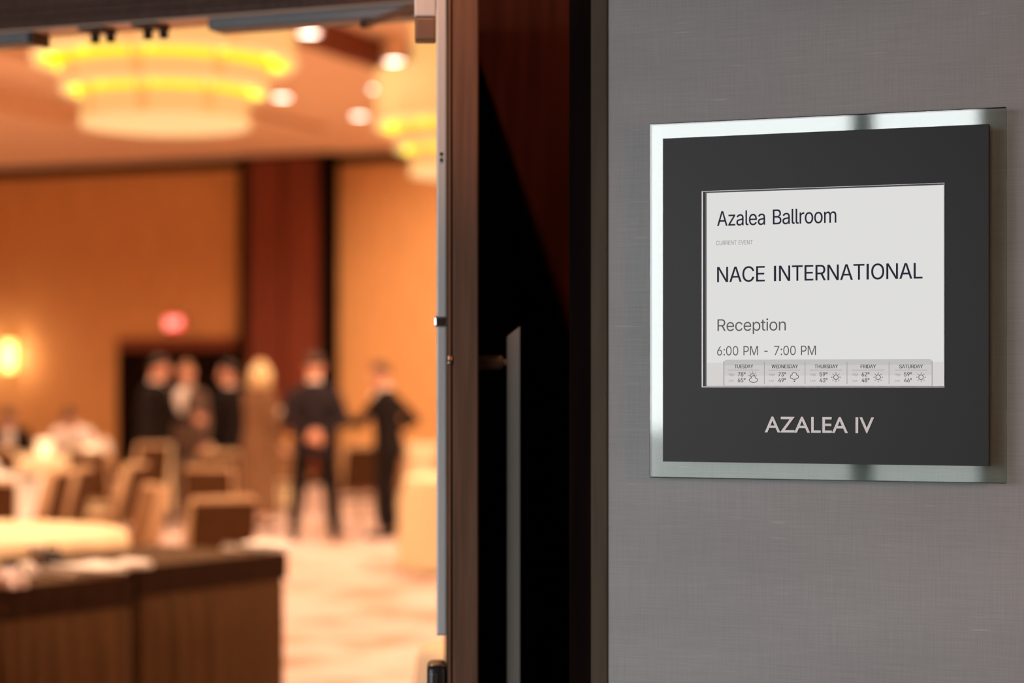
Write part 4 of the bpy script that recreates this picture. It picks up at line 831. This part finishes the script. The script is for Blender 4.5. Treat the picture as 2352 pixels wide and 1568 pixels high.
M_GLASSW = mat('drinking_glass', (.95, .9, .85), .05, trans=.85)
def onT(px, d, z=.7545): v = at_d(px, d); return (v.x, v.y, z)
def glass(px, d, label, m=M_GLASSW, z=.7545):
    bm = bmesh.new(); lathe(bm, [(0, 0), (.03, 0), (.036, .06), (.038, .14), (.035, .14), (.032, .06), (.026, .008), (0, .008)], 20)
    return small('drinking_glass', bm, m, onT(px, d, z), label, 'glass', 0, True)
def candle(px, d, label, s=1., z=.7545):
    o = empty('votive_candle', onT(px, d, z)); tag(o, label, 'candle')
    bm = bmesh.new(); lathe(bm, [(0, 0), (.035 * s, 0), (.045 * s, .09 * s), (.04 * s, .09 * s), (.032 * s, .01), (0, .01)], 20); link('holder', bm, mat('frosted_holder', (.95, .8, .6), .4, emit=(1, .72, .42), estr=1.3), o, True)
    bm = bmesh.new(); tube(bm, [(0, 0, .01), (0, 0, .05 * s)], .022 * s, 14); link('wax', bm, M_PAPER, o, True)
    bm = bmesh.new(); ell(bm, (0, 0, .07 * s), (.006, .006, .016), 10, 8); link('flame', bm, emat('flame', (9, 5, 1.4)), o, True)
candle(102, 21.6, 'bright votive candle on the far table left of the white shirted guest', 1.8)
candle(206, 21.5, 'dimmer votive candle on the far table right of the white shirted guest', 1.2)
glass(20, 22.0, 'water glass at the left of the far round table')
glass(172, 21.9, 'water glass in front of the white shirted guest')
glass(492, 25.0, 'water glass on the table behind the standing group, left one')
glass(523, 25.1, 'water glass on the table behind the standing group, right one')
def napkin(px, d, label, s=1.):
    bm = bmesh.new(); n = 14; top = bm.verts.new((0, 0, .17 * s)); ring = []
    for k in range(n * 2):
        a = 2 * math.pi * k / (2 * n); r = (.075 if k % 2 else .05) * s; ring.append(bm.verts.new((r * math.cos(a), r * math.sin(a), 0)))
    mid = [bm.verts.new((v.co.x * .85, v.co.y * .85, .10 * s)) for v in ring]
    for k in range(2 * n):
        j = (k + 1) % (2 * n); bm.faces.new((ring[k], ring[j], mid[j], mid[k])); bm.faces.new((mid[k], mid[j], top))
    bm.faces.new(ring[::-1])
    return small('folded_napkin', bm, M_WHITE, onT(px, d), label, 'napkin')
napkin(238, 21.6, 'white folded napkin standing at the right rim of the far table', 1.15)
napkin(-20, 16.4, 'white folded napkin on the middle left table', 1)
def plate(px, d, label):
    o = empty('dinner_plate', onT(px, d)); tag(o, label, 'plate')
    bm = bmesh.new(); lathe(bm, [(0, .004), (.08, .004), (.13, .018), (.132, .015), (.085, 0), (0, 0)], 32); link('plate_body', bm, mat('dark_charger', (.03, .02, .018), .3), o, True)
plate(60, 16.5, 'dark charger plate on the middle left table')
plate(165, 21.2, 'dark charger plate near the right rim of the far round table')
plate(40, 21.3, 'dark charger plate near the left rim of the far round table')

# ================================================================== PEOPLE
SKIN = mat('skin', (.72, .36, .26), .55, var=.06, scale=30); SKIN2 = mat('fair_skin', (.85, .55, .45), .55, var=.06, scale=30)
def V(*a): return Vector(a)
def capsule(bm, a, b, ra, rb, n=14):
    a, b = Vector(a), Vector(b); t = (b - a); L = t.length
    if L < 1e-6: ell(bm, a, (ra, ra, ra)); return
    t /= L
    pts = []; rad = []
    for k in range(5):
        q = math.pi / 2 * (1 - k / 4); pts.append(a - t * ra * math.sin(q)); rad.append(max(ra * math.cos(q), ra * .05))
    for k in range(5):
        q = math.pi / 2 * k / 4; pts.append(b + t * rb * math.sin(q)); rad.append(max(rb * math.cos(q), rb * .05))
    tube(bm, pts, rad, n)
def loft(bm, rings, n=24):
    """rings: (centre, right vector * half width, forward vector * half depth)"""
    rr = []
    for c, u, v in rings: rr.append([bm.verts.new(c + u * math.cos(2 * math.pi * k / n) + v * math.sin(2 * math.pi * k / n)) for k in range(n)])
    for a, b in zip(rr, rr[1:]):
        for k in range(n): bm.faces.new((a[k], a[(k + 1) % n], b[(k + 1) % n], b[k]))
    bm.faces.new(rr[0][::-1]); bm.faces.new(rr[-1])
def fuse(bm, vox, name, m, parent, smooth=4):
    bmesh.ops.recalc_face_normals(bm, faces=bm.faces)
    me = bpy.data.meshes.new(name); bm.to_mesh(me); bm.free()
    t = bpy.data.objects.new(name, me); COL.objects.link(t)
    r = t.modifiers.new('r', 'REMESH'); r.mode = 'VOXEL'; r.voxel_size = vox; r.use_smooth_shade = True
    s = t.modifiers.new('s', 'SMOOTH'); s.factor = .5; s.iterations = smooth
    dg = bpy.context.evaluated_depsgraph_get(); out = bpy.data.meshes.new_from_object(t.evaluated_get(dg))
    bpy.data.objects.remove(t); bpy.data.meshes.remove(me)
    out.materials.clear(); out.materials.append(m); out.name = name
    for p in out.polygons: p.use_smooth = True
    o = bpy.data.objects.new(name, out); COL.objects.link(o); o.parent = parent; return o

def person(loc, face, label, height=1.78, lean=0., lean_side=0., head_pitch=0., head_yaw=0., arms=None, legs=None, pelvis=.93,
           coat=None, trousers=None, shirt=None, skin=SKIN, hair=None, hair_len=0, dress=False, tie=None, seated=False, shoe=M_BLACK):
    """local frame: x to the person's right, y forward, z up; joints for a 1.78 m figure"""
    o = empty('person', loc, TH - R_(face)); tag(o, label, 'person')
    k = height / 1.78
    SP = Matrix.Rotation(R_(-lean), 3, 'X') @ Matrix.Rotation(R_(lean_side), 3, 'Y')   # lean forward
    pel = V(0, 0, pelvis)
    def T(x, y, z): return pel + SP @ V(x, y, z - .93)      # trunk point given upright coordinates
    ux = SP @ V(1, 0, 0); uy = SP @ V(0, 1, 0)
    hips = [V(.095, 0, pelvis - .02), V(-.095, 0, pelvis - .02)]
    sh = [T(.178, -.01, 1.40), T(-.178, -.01, 1.40)]
    def A(s): return arms[0 if s == 0 else 1]
    elb, wri = [], []
    for i in (0, 1):
        e, w2 = arms[i]; elb.append(sh[i] + SP @ Vector(e) if len(e) == 3 else None); wri.append(elb[i] + SP @ Vector(w2))
    kn, an = [], []
    for i in (0, 1):
        kk, aa = legs[i]; kn.append(Vector(kk)); an.append(Vector(aa))
    neck0 = T(0, -.01, 1.46); HR = SP @ Matrix.Rotation(R_(-head_yaw), 3, 'Z') @ Matrix.Rotation(R_(-head_pitch), 3, 'X')
    skull = T(0, .0, 1.53) + HR @ V(0, .02, .115)
    trunk = [(.90, .165, .115), (.97, .165, .115), (1.08, .145, .105), (1.2, .16, .115), (1.32, .185, .12), (1.40, .185, .105), (1.45, .12, .08), (1.49, .065, .062)]
    def torso(bm, inf, z0=.0, z1=2.):
        rs = []
        for z, a, b in trunk:
            if z0 <= z <= z1: rs.append((T(0, 0, z), ux * (a + inf), uy * (b + inf)))
        loft(bm, rs)
    # ---- body
    bm = bmesh.new(); torso(bm, 0)
    capsule(bm, T(0, -.01, 1.44), skull - HR @ V(0, .03, .06), .062, .056)
    ell(bm, skull + HR @ V(0, -.012, .02), (.077, .096, .102), 20, 14, HR)
    ell(bm, skull + HR @ V(0, .03, -.045), (.058, .062, .072), 16, 12, HR)
    ell(bm, skull + HR @ V(0, .062, -.092), (.026, .022, .020), 12, 8, HR)           # chin
    capsule(bm, skull + HR @ V(0, .088, .0), skull + HR @ V(0, .107, -.028), .009, .014, 10)   # nose
    for s in (1, -1):
        ell(bm, skull + HR @ V(.078 * s, -.01, -.01), (.011, .02, .032), 10, 8, HR)   # ear
    for i in (0, 1):
        capsule(bm, sh[i], elb[i], .05, .040); capsule(bm, elb[i], wri[i], .040, .027)
        f = (wri[i] - elb[i]).normalized(); sd = 1 if i == 0 else -1
        # hand
        side = f.cross(uy); side = side.normalized() if side.length > .1 else ux.copy()
        nrm = side.cross(f).normalized()
        pc = wri[i] + f * .055; rot = Matrix((side, f, nrm)).transposed()
        ell(bm, pc, (.039, .052, .017), 14, 10, rot)
        for q, (off, ln_) in enumerate(((-.030, .068), (-.010, .078), (.011, .073), (.030, .056))):
            b0 = pc + f * .035 + side * off; b1 = b0 + f * ln_ * .55 + nrm * .012; b2 = b1 + f * ln_ * .35 + nrm * .03
            capsule(bm, b0, b1, .0095, .0085, 8); capsule(bm, b1, b2, .0085, .0075, 8)
        th0 = pc - f * .02 + side * (-.032 * sd); th1 = th0 + side * (-.03 * sd) + f * .03 + nrm * .012; th2 = th1 + f * .03 + nrm * .014
        capsule(bm, th0, th1, .012, .0105, 8); capsule(bm, th1, th2, .0105, .009, 8)
        capsule(bm, hips[i], kn[i], .082, .056); capsule(bm, kn[i], an[i], .054, .036)
        fd_ = V(0.12 * (1 if i == 0 else -1), 1, 0).normalized()
        capsule(bm, an[i] + V(0, 0, -.03), an[i] + fd_ * .13 + V(0, 0, -.055), .038, .028)
    body = fuse(bm, .0075, 'body', skin, o, 3)
    for s in (1, -1):
        bm = bmesh.new(); ell(bm, skull + HR @ V(.031 * s, .083, .004), (.012, .008, .009), 12, 8, HR); e_ = link('eye', bm, M_PAPER, o, True)
        bm = bmesh.new(); ell(bm, skull + HR @ V(.031 * s, .0895, .004), (.0055, .003, .0055), 10, 6, HR); link('iris', bm, M_BLACK, e_, True)
    bm = bmesh.new(); ell(bm, skull + HR @ V(0, .089, -.058), (.022, .007, .006), 12, 8, HR); link('lips', bm, mat('lip', (.45, .15, .12), .5), o, True)
    # ---- hair
    if hair:
        bm = bmesh.new(); bmesh.ops.create_uvsphere(bm, u_segments=28, v_segments=20, radius=1)
        bmesh.ops.bisect_plane(bm, geom=list(bm.verts) + list(bm.edges) + list(bm.faces), plane_co=(0, 0, .08), plane_no=(0, -.55, 1), clear_inner=True)
        for v in bm.verts: v.co = skull + HR @ V(v.co.x * .086, -.016 + v.co.y * .104, .024 + v.co.z * .110)
        geo = bmesh.ops.extrude_face_region(bm, geom=list(bm.faces)); c0 = skull + HR @ V(0, -.01, .01)
        for v in [g for g in geo['geom'] if isinstance(g, bmesh.types.BMVert)]: v.co = c0 + (v.co - c0) * .9
        if hair_len:
            for q in range(9):
                a = math.pi * (1.02 + .96 * q / 8); r0 = skull + HR @ V(.08 * math.cos(a), -.016 + .095 * math.sin(a), .04)
                r1 = skull + HR @ V(.088 * math.cos(a), -.03 + .10 * math.sin(a), -.06); r2 = skull + HR @ V(.095 * math.cos(a), -.03 + .10 * math.sin(a), -.06 - hair_len)
                tube(bm, [r0, r1, r2, r2 + V(0, 0, -.02)], [.026, .034, .03, .008], 8)
        bmesh.ops.recalc_face_normals(bm, faces=bm.faces)
        link('hair', bm, hair, o, True)
    # ---- trousers or skirt
    bm = bmesh.new()
    if dress:
        zz = [(pelvis + .10, .17, .125), (pelvis - .05, .195, .15), (pelvis - .35, .20, .17), (.22, .21, .19), (.16, .205, .185)]
        c0 = pel.copy(); rs = []
        for z, a, b in zz: rs.append((V((kn[0].x + kn[1].x) / 2 * min(1, max(0, (pelvis - z) / .5)), (kn[0].y + kn[1].y) / 2 * min(1, max(0, (pelvis - z) / .5)), z), V(a, 0, 0), V(0, b, 0)))
        loft(bm, rs); fuse(bm, .013, 'long_skirt', trousers, o)
    else:
        loft(bm, [(T(0, 0, .86), ux * .16, uy * .115), (T(0, 0, .93), ux * .18, uy * .13), (T(0, 0, 1.05), ux * .165, uy * .125)])
        for i in (0, 1):
            capsule(bm, hips[i], kn[i], .098, .074); capsule(bm, kn[i], an[i] + V(0, 0, .03), .072, .058)
        fuse(bm, .013, 'trousers', trousers, o)
    # ---- shoes
    for i in (0, 1):
        fd_ = V(0.12 * (1 if i == 0 else -1), 1, 0).normalized(); bm = bmesh.new()
        capsule(bm, an[i] + V(0, -.03, -.045), an[i] + fd_ * .15 + V(0, 0, -.058), .045, .034)
        for v in bm.verts:
            if v.co.z < an[i].z - .092: v.co.z = an[i].z - .092
        link('shoe', bm, shoe, o, True)
    # ---- jacket / shirt
    bm = bmesh.new(); cm = coat or shirt
    if coat:
        loft(bm, [(T(0, -.005, .80), ux * .20, uy * .155), (T(0, 0, .93), ux * .195, uy * .145), (T(0, 0, 1.08), ux * .172, uy * .13), (T(0, 0, 1.2), ux * .185, uy * .138), (T(0, 0, 1.32), ux * .21, uy * .142), (T(0, -.005, 1.41), ux * .20, uy * .12), (T(0, -.012, 1.46), ux * .115, uy * .09), (T(0, -.014, 1.50), ux * .075, uy * .078)])
    else:
        loft(bm, [(T(0, 0, .90), ux * .18, uy * .13), (T(0, 0, 1.08), ux * .165, uy * .125), (T(0, 0, 1.2), ux * .178, uy * .132), (T(0, 0, 1.32), ux * .20, uy * .136), (T(0, -.005, 1.41), ux * .195, uy * .118), (T(0, -.01, 1.46), ux * .11, uy * .088), (T(0, -.012, 1.50), ux * .07, uy * .072)])
    for i in (0, 1):
        capsule(bm, sh[i], elb[i], .064, .056); capsule(bm, elb[i], wri[i] - (wri[i] - elb[i]).normalized() * .02, .058, .044)
    fuse(bm, .012, 'jacket' if coat else 'shirt', cm, o)
    if coat and shirt:
        bm = bmesh.new(); rows = []
        for z, hw, b in ((1.10, .004, .136), (1.2, .035, .144), (1.32, .062, .148), (1.42, .072, .125), (1.475, .06, .098)):
            rows.append([bm.verts.new(T(x * hw, b * math.sqrt(max(.1, 1 - (x * hw / .2) ** 2)) + .006, z)) for x in (-1, -.5, 0, .5, 1)])
        for a, b in zip(rows, rows[1:]):
            for q in range(4): bm.faces.new((a[q], a[q + 1], b[q + 1], b[q]))
        geo = bmesh.ops.extrude_face_region(bm, geom=list(bm.faces))
        for v in [g for g in geo['geom'] if isinstance(g, bmesh.types.BMVert)]: v.co -= uy * .03
        bmesh.ops.recalc_face_normals(bm, faces=bm.faces)
        link('shirt_front', bm, shirt, o, True)
        bm = bmesh.new(); loft(bm, [(T(0, -.012, 1.475), ux * .074, uy * .076), (T(0, -.012, 1.52), ux * .066, uy * .066)]); link('collar', bm, shirt, o, True)
        if tie:
            bm = bmesh.new(); tube(bm, [T(0, .110, 1.46), T(0, .140, 1.38), T(0, .158, 1.28), T(0, .152, 1.14)], [.014, .02, .026, .02], 8, sy=.4); link('tie', bm, tie, o, True)
    o.scale = (k, k, k)
    return o, wri, SP
NAVY = mat('navy_suit', (.022, .018, .024), .8, var=.2, scale=60); BLK = mat('black_suit', (.012, .009, .010), .8, var=.2, scale=60)
GREY = mat('grey_suit', (.17, .12, .10), .85, var=.2, scale=60); TAN = mat('tan_dress', (.24, .135, .075), .85, var=.2, scale=50)
BROWN = mat('brown_hair', (.05, .022, .012), .6); BLOND = mat('blonde_hair', (.86, .66, .36), .5, var=.15, scale=60); DKH = mat('dark_hair', (.02, .012, .01), .6)
GRYH = mat('sandy_hair', (.30, .17, .08), .6)
SHIRT = mat('white_shirt', (.85, .82, .82), .8); TIE = mat('red_tie', (.3, .03, .03), .6)
down = ((.05, .0, -.29), (.02, .06, -.25)); downL = ((-.05, .0, -.29), (-.02, .06, -.25))
std = (((.11, .02, .49), (.12, -.01, .09)), ((-.11, .02, .49), (-.12, -.01, .09)))
# man with hands clasped behind his back, legs apart (seen from behind)
person(at_d(722, 19.75), -8, 'man in navy suit seen from behind, hands clasped behind his back, legs apart', 1.80, lean=3, head_pitch=12, head_yaw=10,
       arms=(((.10, -.10, -.26), (-.21, -.075, -.12)), ((-.10, -.10, -.26), (.21, -.06, -.13))),
       legs=(((.15, .02, .49), (.19, 0, .09)), ((-.15, .02, .49), (-.19, 0, .09))), coat=NAVY, trousers=BLK, shirt=SHIRT, hair=BROWN)
# leaning man in profile, reaching left
person(at_d(893, 20.2), -72, 'man in dark suit leaning to the left with one arm stretched out', 1.72, lean=5, head_pitch=10, head_yaw=-8,
       arms=(((.05, -.20, -.23), (-.06, .23, -.10)), ((-.05, .20, -.22), (.0, .25, .02))),
       legs=(((.08, .03, .49), (.08, -.02, .09)), ((-.08, .05, .49), (-.08, .03, .09))), coat=BLK, trousers=BLK, shirt=SHIRT, hair=BROWN, skin=SKIN)
# blonde woman
woman, ww, wsp = person(at_d(594, 21.4), 44, 'blonde woman in a long tan outfit standing between the men, one hand forward', 1.74, lean=2, head_pitch=6, head_yaw=-45,
       arms=(((.07, .02, -.27), (-.01, .11, -.21)), ((-.03, .14, -.24), (.10, .20, .02))),
       legs=std, coat=TAN, trousers=TAN, shirt=mat('cream_blouse', (.8, .66, .5), .8), hair=BLOND, hair_len=.09, dress=True, skin=SKIN2, pelvis=.93)
# dark man behind the woman
person(at_d(528, 23.2), -30, 'man in black suit standing just left of the blonde woman, partly hidden by chairs', 1.74, head_yaw=-60, head_pitch=4,
       arms=(down, downL), legs=std, coat=BLK, trousers=BLK, shirt=SHIRT, hair=DKH)
# man in grey jacket with white shirt, arm raised, facing the camera
person(at_d(432, 22.8), 205, 'man in grey jacket and white shirt facing us with one hand raised to his chest', 1.74, lean=2, head_yaw=-25,
       arms=(((.09, .05, -.27), (-.14, .17, .16)), downL), legs=std, coat=GREY, trousers=GREY, shirt=SHIRT, hair=GRYH)
# man at the left of the group, seen from behind
person(at_d(352, 22.2), 48, 'man in dark suit at the left end of the standing group, back turned to us', 1.80, lean=4, head_yaw=25, head_pitch=8,
       arms=(((.08, .10, -.27), (-.04, .24, .0)), downL), legs=std, coat=BLK, trousers=BLK, shirt=SHIRT, hair=DKH)
# seated guests at the far table
seat = (((.10, .42, .47), (.10, .40, .09)), ((-.10, .42, .47), (-.10, .40, .09)))
person(at_d(176, 24.0), 180, 'seated guest in a white shirt bending over the far round table', 1.70, lean=32, head_pitch=20, pelvis=.58,
       arms=(((.12, .10, -.24), (-.08, .24, -.05)), ((-.12, .10, -.24), (.08, .24, -.05))), legs=seat, shirt=SHIRT, trousers=BLK, hair=BROWN, seated=True)
person(at_d(28, 24.2), 175, 'dark haired seated guest in black at the far left of the far table', 1.66, lean=26, head_pitch=25, pelvis=.58,
       arms=(((.12, .10, -.24), (-.08, .24, -.05)), ((-.12, .10, -.24), (.08, .24, -.05))), legs=seat, coat=BLK, shirt=SHIRT, trousers=BLK, hair=DKH, seated=True)
chair(176, 24.1, 180, 'banquet chair carrying the white shirted seated guest')
chair(28, 24.3, 175, 'banquet chair carrying the dark haired seated guest')
# things in the woman's hand
bpy.context.view_layer.update()
hp = woman.matrix_world @ (ww[0] + V(-.01, .075, .0))
bm = bmesh.new(); lathe(bm, [(0, 0), (.032, 0), (.036, .13), (.033, .13), (.029, .006), (0, .006)], 20)
small('amber_drink', bm, mat('amber_glass', (.9, .5, .12), .15, trans=.4), (hp.x, hp.y, hp.z - .05), 'amber drink glass held in the right hand of the blonde woman', 'glass', 0, True)
hp = woman.matrix_world @ (ww[1] + V(.01, .075, .0))
bm = bx(-.05, .05, -.004, .004, -.06, .07, .003)
small('white_card', bm, M_PAPER, (hp.x, hp.y, hp.z + .03), 'white card held in the raised hand of the blonde woman', 'card', TH)
